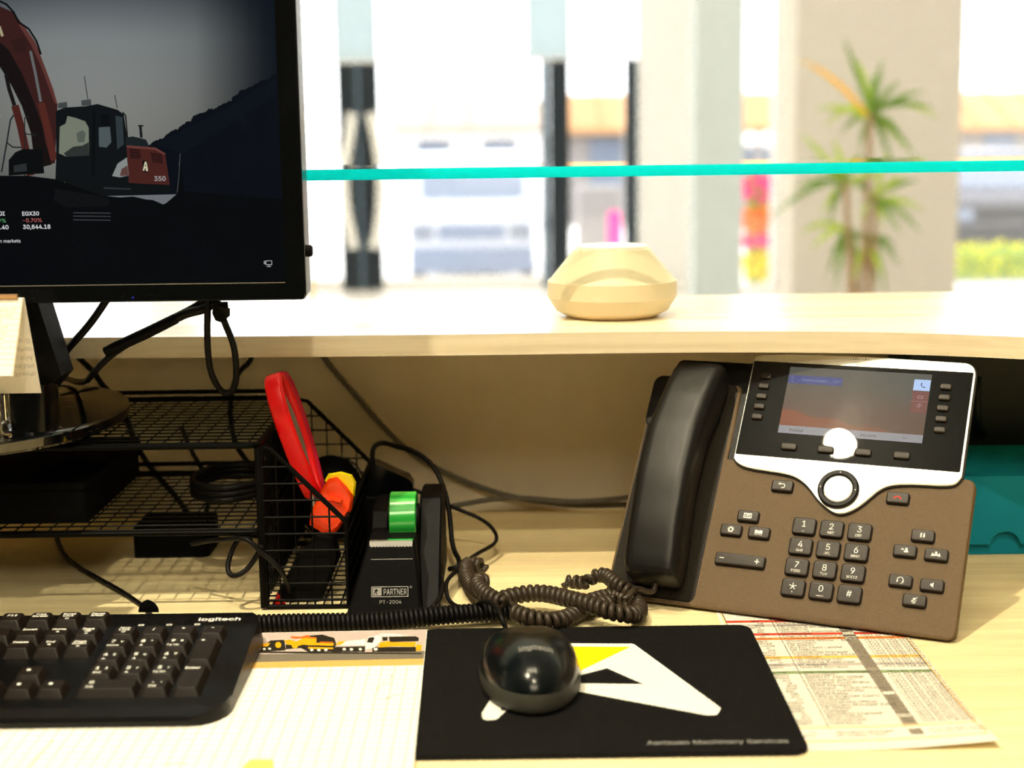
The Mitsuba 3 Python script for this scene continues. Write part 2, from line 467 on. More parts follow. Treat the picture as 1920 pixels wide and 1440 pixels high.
mat('canopy_tan', lin(172, 132, 92), 0.8, 0.2)
mat('canopy_pale', lin(158, 144, 130), 0.8, 0.2)
mat('building_grey', lin(146, 142, 140), 0.8, 0.2)
mat('building_white', lin(240, 240, 240), 0.8, 0.2)
for k, p0, p1, y, zt, zb, m, lab in (('building', 730, 1026, 34.0, 186, 252, 'canopy_pale', 'pale pinkish building far outside, behind the silver van'),
                                     ('building_001', 1060, 1480, 36.0, 172, 252, 'canopy_tan', 'tan roofed building far outside, left of the pillar'),
                                     ('building_002', 1700, 2160, 38.0, 168, 248, 'canopy_tan', 'tan roofed building far outside the right window')):
    tag(k, lab, 'building')
    a, b = at(p0, 300, y)[0], at(p1, 300, y)[0]
    z1, z0 = at(p0, zt, y)[2], at(p0, zb, y)[2]
    ro = trimesh.creation.extrude_polygon(Polygon([(0, z0), (0, z0 + .15), (2.6, z1), (5.5, z1), (5.5, z0)]), b - a, engine='earcut')
    ro.apply_transform(basis([a, y, 0], [0, 1, 0], [0, 0, 1], [1, 0, 0]))
    put(k + '__roof', ro, m)
    put(k + '__wall', bx(a + .15, b - .15, y + .5, y + 5, -1.9, z0), 'building_grey' if k != 'building' else 'building_white')
    for i in range(int((b - a) / 1.5)):
        x = a + .6 + 1.5 * i
        put(k + '__window', bx(x, x + .8, y + .45, y + .5, -1.2, .2), 'car_glass')
    for i in range(1, int((b - a) / .9)):
        x = a + .9 * i
        put(k + '__roof_rib', rod((x, y - .02, z0 + .17), (x, y + 2.6, z1 + .03), .04, 6), m)

mat('hedge_leaf', lin(226, 222, 40), 0.7, 0.2)
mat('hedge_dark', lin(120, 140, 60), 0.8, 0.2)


def blades(n, c, s, size, seed):
    """n small leaf cards with a fold, scattered in an ellipsoid at c with half sizes s"""
    r = np.random.default_rng(seed)
    V, Fc = [], []
    for i in range(n):
        d = r.normal(size=3)
        p = np.array(c) + np.array(s) * d / np.linalg.norm(d) * r.uniform(.55, 1) ** .5
        a = r.normal(size=3)
        a /= np.linalg.norm(a)
        b = np.cross(a, r.normal(size=3))
        b /= np.linalg.norm(b)
        e = np.cross(a, b)
        l = size * r.uniform(.7, 1.3)
        k = len(V)
        V += [p - a * l, p + b * l * .45 + e * l * .12, p + a * l, p - b * l * .45 + e * l * .12]
        Fc += [(k, k + 1, k + 2), (k, k + 2, k + 3)]
    return trimesh.Trimesh(np.array(V), np.array(Fc), process=False)


hx0, hx1 = at(1780, 480, 19.0)[0], at(2150, 480, 19.0)[0]
hz1 = at(1850, 455, 19.0)[2]
tag('hedge', 'bright yellow-green clipped hedge outside the far right window', 'hedge')
hb = trimesh.creation.icosphere(3)
hb.apply_scale(((hx1 - hx0) / 2, .45, .45))
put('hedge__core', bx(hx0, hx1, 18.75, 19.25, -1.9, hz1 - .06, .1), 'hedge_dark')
r_ = np.random.default_rng(3)
put('hedge__foliage', cat(*[blades(160, (x, 19.0, hz1 - .28), (.32, .36, .30), .05, int(i)) for i, x in enumerate(np.linspace(hx0, hx1, 9))]), 'hedge_leaf')
labels['hedge__foliage'] = {'kind': 'stuff'}

# bright banner outside the narrow window and the pink bollard beside the door
mat('banner_pink', lin(244, 70, 150), 0.7, 0.2)
mat('banner_orange', lin(250, 120, 70), 0.7, 0.2)
mat('banner_yellow', lin(244, 214, 50), 0.7, 0.2)
mat('globe_white', lin(250, 250, 250), 0.4, 0.4)
ya = 17.5
tag('flower_tower', 'tall tower of pink, orange and yellow flowers outside the narrow window', 'flowers')
fz = lambda y: float(at(1420, y, ya)[2])
fx = float(at(1421, 400, ya)[0])
put('flower_tower__post', bx(fx - .12, fx + .12, ya - .1, ya + .1, -1.9, fz(325)), 'hedge_dark')
for nm, y0, y1, m, sd in (('pink_blossom', 322, 384, 'banner_pink', 1), ('orange_blossom', 384, 440, 'banner_orange', 2), ('pink_blossom', 436, 466, 'banner_pink', 4), ('yellow_blossom', 464, 530, 'banner_yellow', 3)):
    kk = put('flower_tower__' + nm, blades(420, (fx, ya, (fz(y0) + fz(y1)) / 2), (.20, .2, (fz(y0) - fz(y1)) / 2 + .02), .035, sd), m)
    labels[kk] = {'kind': 'stuff'}
for i, (px, py) in enumerate(((1407, 262), (1437, 262))):
    k = free('globe_lamp')
    tag(k, ['left white globe lamp above the flower tower', 'right white globe lamp above the flower tower'][i], 'lamp')
    g = at(px, py, 18.4)
    sp = trimesh.creation.icosphere(3, .094)
    put(k + '__globe', mv(sp, *g), 'globe_white', True)
    put(k + '__pole', rod((g[0], g[1], -1.9), g - [0, 0, .1], .03), 'stile_mid')
q = at(1152, 430, 18.5)
tag('bollard', 'bright pink bollard outside beside the entrance door', 'bollard')
zb = float(at(1152, 395, 18.5)[2])
put('bollard__post', mv(lathe([(0, -1.9), (.085, -1.9), (.085, zb - .06), (.06, zb - .01), (0, zb)], 20), q[0], q[1], 0), 'banner_pink', 40)
q = at(1128, 380, 21)
tag('utility_box', 'grey utility box outside between the dark door stiles', 'box')
put('utility_box__body', bx(q[0] - .33, q[0] + .3, 21, 21.6, -1.9, float(at(1128, 350, 21)[2]), .04), 'building_grey')
put('utility_box__plinth', bx(q[0] - .4, q[0] + .36, 20.95, 21.65, -1.9, -1.75, .02), 'building_white')

# tall dracaena in front of the pillar
mat('leaf_green', lin(112, 148, 66), 0.5, 0.3)
scene['leaf_green'] = {'type': 'principledthin', 'base_color': rgb(lin(118, 152, 72)), 'roughness': 0.5, 'diff_trans': 0.7}
scene['leaf_lime'] = {'type': 'principledthin', 'base_color': rgb(lin(176, 200, 74)), 'roughness': 0.5, 'diff_trans': 0.8}
scene['leaf_dry'] = {'type': 'principledthin', 'base_color': rgb(lin(240, 186, 60)), 'roughness': 0.6, 'diff_trans': 0.6}
mat('stem_brown', lin(168, 140, 108), 0.8, 0.2)
mat('pot_white', lin(230, 228, 222), 0.4, 0.4)
tag('dracaena', 'tall leafy dracaena plant standing in front of the beige pillar', 'plant')
YD = 9.4
pot = at(1612, 400, YD)
put('dracaena__pot', mv(lathe([(0, ZL), (.17, ZL), (.22, ZL + .42), (.225, ZL + .45), (.20, ZL + .45), (.19, ZL + .40), (0, ZL + .40)], 32), pot[0], YD, 0), 'pot_white', 40)


def strap(base, tip, w, droop, m, key='dracaena__leaf'):
    """one strap leaf: a folded ribbon from base to tip that arches"""
    base, tip = np.array(base, float), np.array(tip, float)
    n = 9
    s = np.linspace(0, 1, n)
    c = base + (tip - base) * s[:, None]
    c[:, 2] += droop * 4 * s * (1 - s)
    t = np.gradient(c, axis=0)
    t /= np.linalg.norm(t, axis=1, keepdims=True)
    sd = np.cross(t, [0, -1, .25])
    sd /= np.linalg.norm(sd, axis=1, keepdims=True)
    nn = np.cross(sd, t)
    ww = w * np.minimum(1, np.minimum(.45 + 3 * s, 2.2 * (1 - s) + .05))[:, None]
    V = np.vstack([c - sd * ww, c + nn * ww * .25, c + sd * ww])
    Fc = []
    for j in range(2):
        for i in range(n - 1):
            a = j * n + i
            Fc += [(a, a + 1, a + n + 1), (a, a + n + 1, a + n)]
    put(key, trimesh.Trimesh(V, np.array(Fc), process=False), m)


crowns = [  # head (px, py), leaf tips (px, py), each stem
    ((1632, 215), [(1497, 112), (1580, 68), (1655, 108), (1690, 150), (1752, 205), (1765, 225), (1530, 205), (1575, 255), (1700, 280), (1720, 300), (1668, 300), (1610, 290), (1545, 240), (1735, 170), (1640, 140), (1600, 110), (1675, 330), (1690, 245)]),
    ((1585, 340), [(1440, 415), (1488, 350), (1500, 250), (1540, 405), (1530, 330), (1590, 400), (1640, 390), (1660, 330), (1562, 260), (1620, 300), (1552, 430), (1470, 320)]),
    ((1640, 365), [(1715, 420), (1735, 395), (1700, 330), (1690, 440), (1655, 430), (1615, 420), (1725, 340), (1670, 290), (1730, 440)]),
    ((1590, 430), [(1520, 470), (1550, 520), (1565, 545), (1500, 440), (1610, 520), (1650, 480)]),
    ((1625, 450), [(1655, 520), (1665, 560), (1690, 500), (1600, 530), (1645, 545), (1680, 470)])]
for ci, (hd, tips) in enumerate(crowns):
    H = at(*hd, YD + (ci - 2) * .06)
    put('dracaena__stem', tube(spath([(pot[0] + (H[0] - pot[0]) * .3, YD, ZL + .38), (pot[0] + (H[0] - pot[0]) * .6 + .02, YD, (ZL + H[2]) / 2), H], .08), .018, 8), 'stem_brown', True)
    for ti, tp in enumerate(tips):
        yy = YD + (rng.random() - .5) * .5
        P = at(*tp, yy)
        b = H + np.array([0, 0, (rng.random() - .5) * .08])
        m = 'leaf_dry' if (ci, ti) in ((0, 0),) else ('leaf_lime' if rng.random() < .35 or ci == 2 and ti < 2 else 'leaf_green')
        strap(b, P, .018, .02 + .05 * rng.random(), m)

# ---------------------------------------------------------------- desk and counter
tag('desk', 'pale wood reception desk worktop that everything lies on', 'desk')
put('desk__worktop', bx(-1.32, 1.22, .30, 1.37, -.028, 0, .0015), 'wood_desk')
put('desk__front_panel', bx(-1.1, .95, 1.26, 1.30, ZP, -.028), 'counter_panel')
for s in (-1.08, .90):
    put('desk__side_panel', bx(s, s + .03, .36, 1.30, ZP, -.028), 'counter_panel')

tag('counter', 'pale wood raised counter with a gently curved front edge, behind the monitor and telephone', 'counter')
fx_ = np.array([-1.3, -.6, -.35, -.157, .0, .129, .22, .291, .366, .45, .6, .9, 1.2])
fy_ = np.array([1.16, 1.13, 1.114, 1.105, 1.102, 1.101, 1.092, 1.076, 1.046, 1.0, .90, .62, .3])
xs = np.linspace(-1.3, 1.2, 120)
ys = CubicSpline(fx_, fy_)(xs)
front = np.column_stack([xs, ys])
outline = Polygon(np.vstack([front, [(1.2, 1.345), (-1.3, 1.36)]]))
ct = prism(outline, .176, .192)
put('counter__top', ct, 'wood_counter')
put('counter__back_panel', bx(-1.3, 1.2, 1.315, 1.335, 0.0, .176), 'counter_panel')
mat('outlet_black', lin(14, 18, 22), 0.5, 0.4)

# glass shelf above the counter
mat('glass_edge', lin(20, 190, 182), 0.25, 0.5)
scene['glass_edge'] = {'type': 'principled', 'base_color': rgb(lin(30, 205, 196)), 'roughness': 0.3, 'specular': .5, 'spec_trans': 0.35}
scene['shelf_glass'] = {'type': 'thindielectric', 'int_ior': 1.5, 'specular_transmittance': rgb((.97, .995, .99))}
tag('glass_shelf', 'clear glass shelf with a teal edge above the counter', 'shelf')
gz0, gz1, gy0, gy1, gx0, gx1 = .3075, .3155, 1.12, 1.30, -1.0, .9
put('glass_shelf__pane', cat(bx(gx0, gx1, gy0 + .006, gy1, gz1 - .0008, gz1), bx(gx0, gx1, gy0 + .006, gy1, gz0, gz0 + .0008)), 'shelf_glass')
mat('teal_edge', lin(20, 196, 190), 0.3, 0.5)
scene['teal_edge'] = {'type': 'principledthin', 'base_color': rgb(lin(30, 238, 244)), 'roughness': 0.25, 'diff_trans': 1.5}
put('glass_shelf__edge', bx(gx0, gx1, gy0, gy0 + .006, gz0, gz1, .0008), 'teal_edge')
for x in (-.62, .74):
    put('glass_shelf__standoff', mv(lathe([(0, .192), (.012, .192), (.012, .196), (.006, .198), (.006, gz0 - .004), (.011, gz0 - .003), (.011, gz0), (0, gz0)], 24), x, 1.21, 0), 'steel', 40)

# round wooden bowl-like holder on the counter
mat('maple', lin(226, 210, 176), 0.45, 0.4)
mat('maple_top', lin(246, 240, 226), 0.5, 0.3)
tag('wooden_dome', 'round pale wooden dome standing on the counter behind the telephone handset', 'ornament')
dq = on(1153, 601, .192)
put('wooden_dome__body', mv(lathe([(0, .1922), (.036, .1922), (.046, .1975), (.0520, .2075), (.0528, .2085), (.0528, .2215), (.0500, .2235), (.0310, .2468), (.0295, .2475), (0, .2475)], 64), dq[0], dq[1] + .033, 0), 'maple', 25)
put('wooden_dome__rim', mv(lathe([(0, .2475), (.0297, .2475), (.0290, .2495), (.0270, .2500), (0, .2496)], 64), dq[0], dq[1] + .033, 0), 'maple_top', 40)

# ---------------------------------------------------------------- monitor
YM = 0.995
MX1, MZ0 = float(at(575, 562, YM)[0]), float(at(575, 562, YM)[2])
MX0, MZ1 = MX1 - .475, MZ0 + .31
SX1, SZ0 = float(at(535.5, 529, YM)[0]), float(at(535, 528.5, YM)[2])
SX0, SZ1 = SX1 - .447, SZ0 + .28
tag('monitor', 'black widescreen computer monitor showing an orange excavator under a grey sky', 'monitor')
XZ = lambda y: basis([0, y, 0], [1, 0, 0], [0, 0, 1], [0, -1, 0])       # a picture plane that faces the viewer
put('monitor__housing', cat(xf(slab(MX0, MX1, MZ0, MZ1, -.022, 0, .004, .0015), XZ(YM)), hull(np.vstack([[(x, YM + .022, z) for x in (MX0 + .02, MX1 - .02) for z in (MZ0 + .03, MZ1 - .02)], [(x, YM + .055, z) for x in (MX0 + .12, MX1 - .12) for z in (MZ0 + .08, MZ1 - .09)]]))), 'black_gloss', 30)
fr = sbox(MX0 + .001, MZ0 + .001, MX1 - .001, MZ1 - .001).difference(sbox(SX0, SZ0, SX1, SZ1))
put('monitor__bezel', xf(prism(fr, 0, .0016), XZ(YM)), 'black_gloss')
put('monitor__side_button', xf(mv(lathe([(0, 0), (.004, 0), (.004, .0025), (.003, .0035), (0, .0035)], 16)), basis([MX1, YM + .012, float(at(575, 473, YM)[2])], [0, 1, 0], [0, 0, 1], [1, 0, 0])), 'black_plastic', 40)
put('monitor__power_light', bx(float(at(249, 557, YM)[0]), float(at(252, 557, YM)[0]), YM - .0022, YM - .0016, float(at(250, 559, YM)[2]), float(at(250, 556, YM)[2])), 'black_plastic', emitter=glow((.02, .03, .35)))


def C(r, g, b, k=1.0):
    return [x * k for x in lin(r, g, b)]


def ext(p):
    return Polygon(p).buffer(0)


class Flat:
    """a flat picture of coloured polygons in its own plane; later shapes cover earlier ones"""

    def __init__(self): self.L = []

    def add(self, g, c):
        if isinstance(g, list): g = ext(g)
        self.L = [(a.difference(g), b) for a, b in self.L]
        self.L.append((g, c))

    def mesh(self, clip, conv, step=None):
        V, Fc, K = [], [], []
        n = 0
        for g, c in self.L:
            g = g.intersection(clip)
            parts = geoms(g)
            if callable(c):
                x0, y0, x1, y1 = clip.bounds
                q = []
                for i in np.arange(x0, x1, step):
                    for j in np.arange(y0, y1, step):
                        for h in parts:
                            q += geoms(h.intersection(sbox(i, j, i + step, j + step)))
                parts = q
            for h in parts:
                v, f = trimesh.creation.triangulate_polygon(h, engine='earcut')
                if len(f) == 0: continue
                V.append(conv(v))
                K.append(np.array([c(*p) for p in v]) if callable(c) else np.tile(c, (len(v), 1)))
                Fc.append(f + n)
                n += len(v)
        return trimesh.Trimesh(np.vstack(V), np.vstack(Fc), process=False), np.vstack(K)


# the picture on the screen, in units of 1/2.4 photograph pixels measured from the frame's left top corner
F_ = Flat()


def skyc(x, y):
    r = math.hypot((x - 400) / 820, (y - 330) / 760)
    v = max(0.0, 1 - r ** 2.2)
    t = min(1, max(0, y / 560))
    edge = min(1, max(0.0, (1290 - x) / 420)) ** 1.3
    g = 0.03 + 0.185 * v
    top = 1 - .45 * max(0, (160 - y) / 160)
    base = np.array([.86 + .12 * t, .97 + .02 * t, 1.0 - .12 * t])
    return list(base * g * edge * top + np.array([.002, .005, .010]))


F_.add(sbox(-1100, -600, 1340, 1300), skyc)
HILL = C(7, 12, 20)
hill = [(640, 660), (680, 648), (720, 625), (742, 618), (760, 598), (800, 582), (822, 560), (860, 545), (872, 522), (930, 500), (938, 490), (960, 492), (1000, 470), (1040, 455), (1048, 435), (1075, 420), (1082, 405), (1100, 408), (1150, 378), (1190, 358), (1210, 356), (1245, 330), (1340, 310), (1340, 1300), (-1100, 1300), (-1100, 880), (640, 860)]
rr = random.Random(4)
hp = []
for a, b in zip(hill[:-5], hill[1:-4]):
    for s in np.linspace(0, 1, 6)[:-1]:
        hp.append((a[0] + (b[0] - a[0]) * s, a[1] + (b[1] - a[1]) * s - (rr.random() * 9 - 3)))
F_.add(ext(hp + hill[-5:]), HILL)
F_.add([(700, 650), (800, 600), (1000, 500), (1245, 350), (1245, 420), (1000, 580), (830, 690)], C(9, 15, 24))
F_.add([(480, 882), (800, 874), (775, 900), (735, 920), (690, 900), (560, 890)], C(104, 108, 112))
RED, DRED, BLK = C(53, 27, 26), C(39, 18, 19), C(7, 10, 12)
BOOM = [(-700, 230), (-560, 60), (-420, -40), (-250, -70), (-60, -10), (0, 28), (60, 55), (110, 118), (160, 190), (195, 280), (240, 400), (260, 470), (256, 560), (248, 735), (200, 740), (180, 650), (150, 540), (105, 440), (60, 350), (20, 300), (-40, 250), (-220, 190), (-380, 190), (-520, 260), (-640, 380)]
F_.add(BOOM, RED)
F_.add([(-220, 150), (0, 190), (40, 225), (100, 330), (150, 450), (190, 560), (205, 640), (235, 740), (160, 760), (140, 600), (100, 480), (50, 380), (0, 300), (-40, 250), (-220, 192)], C(20, 14, 15))
F_.add([(62, 60), (110, 118), (160, 190), (195, 280), (240, 400), (260, 470), (246, 462), (215, 380), (180, 285), (140, 200), (90, 120)], C(88, 49, 45))
F_.add([(50, 180), (110, 165), (130, 200), (110, 240), (60, 230)], C(45, 24, 22))
for pts, w, c in (([(-20, -4), (30, 20), (62, 55), (85, 100), (130, 130), (165, 185), (185, 245)], 9, BLK), ([(28, 335), (42, 400), (66, 475)], 18, C(22, 18, 20)), ([(68, 475), (92, 560), (118, 680), (138, 790)], 34, C(69, 30, 26)),
                  ([(138, 230), (160, 330), (184, 458)], 12, C(96, 98, 98)), ([(186, 462), (212, 570), (244, 720)], 32, C(79, 36, 31)), ([(8, 775), (30, 650), (48, 540), (62, 518)], 7, C(30, 34, 36)), ([(32, 642), (58, 662), (100, 664)], 6, C(30, 34, 36)),
                  ([(112, 800), (112, 530), (132, 526)], 5, C(30, 34, 36)), ([(112, 602), (165, 608)], 5, C(30, 34, 36))):
    F_.add(stroke(pts, w), c)
F_.add([(40, 720), (70, 685), (100, 672), (190, 670), (200, 780), (40, 790)], BLK)
F_.add([(62, 745), (120, 735), (122, 770), (64, 776)], C(40, 44, 46))
F_.add([(252, 500), (290, 484), (385, 478), (440, 468), (530, 494), (558, 515), (577, 650), (582, 825), (250, 805), (254, 700)], C(12, 17, 20))
F_.add([(266, 690), (270, 570), (296, 556), (304, 522), (340, 530), (384, 546), (400, 575), (402, 700), (340, 690), (300, 705)], C(112, 118, 104))
F_.add([(288, 690), (330, 660), (372, 655), (400, 640), (402, 700), (300, 705)], C(44, 48, 46))
F_.add([(345, 600), (372, 585), (386, 600), (380, 640), (350, 640)], C(80, 88, 80))
F_.add([(445, 574), (495, 566), (502, 640), (480, 664), (446, 660)], C(74, 84, 86))
F_.add([(455, 515), (490, 515), (496, 570), (455, 572)], BLK)
F_.add([(520, 520), (552, 528), (558, 650), (528, 672)], C(44, 54, 58))
F_.add([(262, 464), (302, 458), (304, 484), (262, 488)], C(62, 66, 66))
F_.add([(366, 452), (410, 446), (412, 474), (368, 476)], C(64, 68, 70))
for pts, w, c in (([(380, 342), (396, 446)], 3.5, C(26, 30, 32)), ([(517, 428), (528, 486)], 3.5, C(26, 30, 32)), ([(552, 505), (566, 520), (576, 640)], 6, C(16, 20, 22)), ([(632, 568), (637, 620)], 12, C(20, 24, 26)), ([(622, 566), (646, 566)], 7, C(20, 24, 26)), ([(424, 500), (420, 790)], 12, BLK)):
    F_.add(stroke(pts, w), c)
F_.add([(566, 618), (600, 614), (658, 628), (674, 662), (566, 656)], C(24, 30, 33))
F_.add([(570, 654), (700, 664), (744, 690), (764, 832), (580, 824)], C(69, 32, 29))
for q_ in ([(582, 668), (630, 674), (634, 716), (586, 712)], [(678, 686), (728, 694), (734, 736), (686, 730)]):
    F_.add(q_, C(39, 18, 19))
    for j in range(3):
        F_.add(stroke([(q_[0][0] + 2, q_[0][1] + 10 + 12 * j), (q_[1][0], q_[1][1] + 10 + 12 * j)], 3), C(63, 29, 26))
F_.add([(570, 654), (700, 664), (744, 690), (742, 698), (698, 674), (572, 664)], C(100, 56, 51))
F_.add([(505, 792), (530, 736), (572, 708), (580, 790), (540, 798)], C(128, 134, 132))
F_.add([(540, 792), (548, 760), (574, 744), (579, 790)], C(88, 60, 56))
F_.add([(640, 722), (664, 724), (668, 776), (645, 774)], C(16, 14, 14))
F_.add(ext([(652, 728), (660, 728), (667, 770), (658, 770), (656, 758), (652, 758), (651, 768), (643, 768)]).difference(ext([(654, 740), (657, 740), (657, 750), (653, 750)])), C(196, 190, 160))
F_.add(ext([(-8, 118), (4, 118), (18, 162), (6, 165), (2, 150), (-4, 150), (-8, 160), (-18, 160)]), C(160, 150, 120))
F_.add([(250, 802), (765, 834), (770, 866), (460, 880), (250, 850)], C(12, 16, 18))
F_.add([(268, 818), (294, 820), (294, 834), (268, 832)], C(150, 140, 90))
F_.add([(468, 842), (590, 848), (590, 854), (468, 850)], C(42, 48, 52))
F_.add([(-1100, 800), (120, 790), (250, 806), (460, 880), (520, 890), (600, 884), (690, 905), (735, 925), (800, 870), (812, 700), (830, 860), (1340, 900), (1340, 1300), (-1100, 1300)], C(4, 6, 10))
F_.add(stroke([(812, 690), (806, 790), (798, 866)], 3), C(70, 74, 76))
F_.add([(250, 850), (460, 882), (500, 905), (480, 930), (300, 935), (240, 900)], C(12, 14, 17))
for y in (957, 972, 989):
    F_.add(stroke([(330, y), (498, y + 2)], 3.5), C(64, 68, 72))
def picture_xy(x, z):
    d = np.array([x, YM, z]) - CAM
    return 2.4 * (960 + FOCAL * (d @ RT) / (d @ FW)), 2.4 * (720 - FOCAL * (d @ UP) / (d @ FW))


clip = ext([picture_xy(x, z) for x, z in ((SX0, SZ0), (SX1, SZ0), (SX1, SZ1), (SX0, SZ1))])
wpx = lambda X, Y: at(X / 2.4, Y / 2.4, YM)


def to_screen(v):
    """picture units to the screen's plane"""
    q = np.array([wpx(x, y) for x, y in v])
    q[:, 1] = YM - .0004
    return q


sm, sk = F_.mesh(clip, to_screen, 62)
scene['screen_surface'] = {'type': 'principled', 'base_color': rgb((.001, .0012, .0015)), 'roughness': .3, 'specular': .03}
area = 0.5 * np.cross(sm.vertices[sm.faces[:, 1]] - sm.vertices[sm.faces[:, 0]], sm.vertices[sm.faces[:, 2]] - sm.vertices[sm.faces[:, 0]])
flip = area[:, 1] > 0
sm.faces[flip] = sm.faces[flip][:, ::-1]
put('monitor__screen', (np.array(sm.vertices), np.array(sm.faces)), 'screen_surface', color=sk * KL, emitter={'type': 'area', 'sampling_weight': .02, 'radiance': {'type': 'mesh_attribute', 'name': 'vertex_color'}})


def screen_text(s, X, Y, h, c, bold=False):
    m = txt(s, h / 2.4 * .00036, .0002, bold)
    p = to_screen(np.array([[X, Y]]))[0]
    return xf(m, basis([p[0], YM - .0006, p[2]], [1, 0, 0], [0, 0, 1], [0, -1, 0]))


for nm, c, items in (('white_text', (.62, .62, .62), [('NGI', -22, 970, 17, 1), ('EGX30', 100, 970, 17, 1), ('14.40', -30, 1032, 18, 1), ('30,844.18', 104, 1030, 18, 1), ('more in markets', -62, 1093, 15, 0)]),
                     ('green_text', (.10, .36, .14), [('0.19%', -44, 1002, 17, 0)]), ('red_text', (.50, .12, .12), [('-0.70%', 102, 1000, 17, 0)]), ('model_text', (.32, .32, .32), [('350', 694, 814, 20, 1)])):
    put('monitor__' + nm, cat(*[screen_text(s, X, Y, h, c, b) for s, X, Y, h, b in items]), 'screen_surface', emitter=glow(c))
ic = unary_union([sbox(1196, 1172, 1225, 1192).difference(sbox(1199, 1175, 1222, 1189)), stroke([(1211, 1192), (1211, 1198)], 3), stroke([(1201, 1199), (1220, 1199)], 3), sbox(1188, 1174, 1198, 1188).difference(sbox(1191, 1178, 1195, 1184))])
im_ = prism(ic, 0, 1)
iv = to_screen(np.array(im_.vertices)[:, :2])
iv[:, 1] = YM - .0005 - .0001 * np.array(im_.vertices)[:, 2]
put('monitor__network_icon', (iv, np.array(im_.faces)[:, ::-1]), 'screen_surface', emitter=glow((.4, .4, .4)))
lm = stroke([(-660, 1271), (1284, 1264)], 2.2)
im_ = prism(lm, 0, 1)
iv = to_screen(np.array(im_.vertices)[:, :2])
iv[:, 1] = YM - .0017
mat('screen_edge', lin(120, 116, 104), .3, .5)
put('monitor__screen_edge', cat(bx(SX0, SX1, YM - .0019, YM - .0014, SZ0 - .0005, SZ0)), 'screen_edge')

# stand: oval glossy base on the wire tray, round hub, slanted neck
BX, BY, BA, BB, BZ = -.395, 1.10, .10, .130, .1285
ell = [(BX + BA * math.cos(a), BY + BB * math.sin(a)) for a in np.linspace(0, 2 * math.pi, 73)[:-1]]
sc_ = lambda k: [(BX + (x - BX) * k, BY + (y - BY) * k) for x, y in ell]
put('monitor__base', hull(np.vstack([lift(sc_(.985), BZ), lift(ell, BZ + .002), lift(ell, BZ + .008), lift(sc_(.985), BZ + .0094)] + [lift(sc_(k), BZ + .0094 + .0175 * (1 - k)) for k in np.linspace(.96, .35, 10)])), 'base_gloss', 30)
BT = BZ + .0105
put('monitor__hub', hull(np.vstack([lift(rrect(-.355, -.325, 1.010, 1.05, .012), BT - .002), lift(rrect(-.358, -.324, 1.012, 1.052, .012), .172)])), 'black_gloss', 30)
put('monitor__neck', hull([(-.40, 1.03, .15), (-.318, 1.03, .176), (-.318, 1.06, .176), (-.40, 1.06, .15), (-.40, 1.0175, .34), (-.345, 1.0175, .30), (-.345, 1.05, .30), (-.40, 1.05, .34), (-.3355, 1.02, .232), (-.3355, 1.05, .232), (-.352, 1.03, .15), (-.34, 1.05, .15)]), 'black_matte', 20)

# ---------------------------------------------------------------- tent card with addresses, on an acrylic block
mat('paper', lin(246, 242, 230), 0.8, 0.1)
scene['paper_thin'] = {'type': 'principledthin', 'base_color': rgb(lin(244, 240, 232)), 'roughness': 0.8, 'diff_trans': 0.35}
mat('rule_gold', lin(206, 150, 84), 0.7, 0.1)
mat('text_gold', lin(190, 150, 100), 0.7, 0.1)
mat('text_grey', lin(176, 170, 176), 0.8, 0.1)
mat('binder_gold', lin(190, 150, 110), 0.3, 0.5, .7)
scene['acrylic'] = {'type': 'dielectric', 'int_ior': 1.49}
rdg, f1, b1 = at(52, 558, .962), at(12, 705, .932), at(72, 737, .984)
XC0, XC1 = -.44, -.3185
tag('tent_card', 'folded white paper tent card with ruled e-mail lines, in front of the monitor foot', 'tent card')


def leaf(top, bot, x0, x1, nm, hh=.0002):
    d = np.array([0, bot[1] - top[1], bot[2] - top[2]])
    L = np.linalg.norm(d)
    d /= L
    n = np.cross([1, 0, 0], -d)
    M = basis([0, top[1], top[2]], [1, 0, 0], -d, n)
    put('tent_card__' + nm, xf(bx(x0, x1, -L, 0, -hh, 0), M), 'paper_thin')
    return M, L


Mf, Lf = leaf(rdg, f1, XC0, XC1, 'front_leaf')
Mb, Lb = leaf(rdg + [0, .0004, 0], b1, XC0, XC1 + .0005, 'back_leaf')
lines = []
for i in range(12):
    y = -.003 - .0041 * i
    if -y < Lf: lines.append(bx(XC0, XC1, y - .00012, y + .00012, .00003, .00008))
lines.append(bx(XC1 - .0006, XC1 - .0002, -Lf, 0, .00003, .00008))
put('tent_card__ruled_line', xf(cat(*lines), Mf), 'rule_gold')
tx = []
for i, s in enumerate(['aertssen.be', 'kuwait.be', 'e', 'sales.be', 'admin.be', 'aertssen.be', 'info.be', 'e']):
    tx.append(mv(txt(s, .0019, .00006, False, 'r'), XC1 - (.004 + .0011 * i) - (.006 if i in (2, 7) else 0), -.0105 - .0041 * i + .0008, .00003))
put('tent_card__address_text', xf(cat(*tx), Mf), 'text_gold')
tx = []
for i, s in enumerate(['A - New O', 'E Stephan', 'AMS KSA', '8 April Sha', 'Met Dir Mundo']):
    m = txt(s, .0032, .00006, False, 'r')
    m.apply_transform(np.diag([1, -1, 1, 1.0]))
    m.invert()
    tx.append(mv(m, XC1 - .001, -.030 - .0062 * i, .00003))
put('tent_card__back_text', xf(cat(*tx), Mb), 'text_grey')
put('tent_card__binding', tube([(XC0, rdg[1] - .001, rdg[2] + .001), (float(at(34, 556, .962)[0]), rdg[1] - .001, rdg[2] + .001)], .0016, 8), 'binder_gold')
tag('card_stand', 'small clear acrylic block under the tent card on the monitor base', 'stand')
put('card_stand__block', bx(-.43, float(at(9, 750, .985)[0]), .975, .995, BT, float(b1[2]) - .0003, .001), 'acrylic')

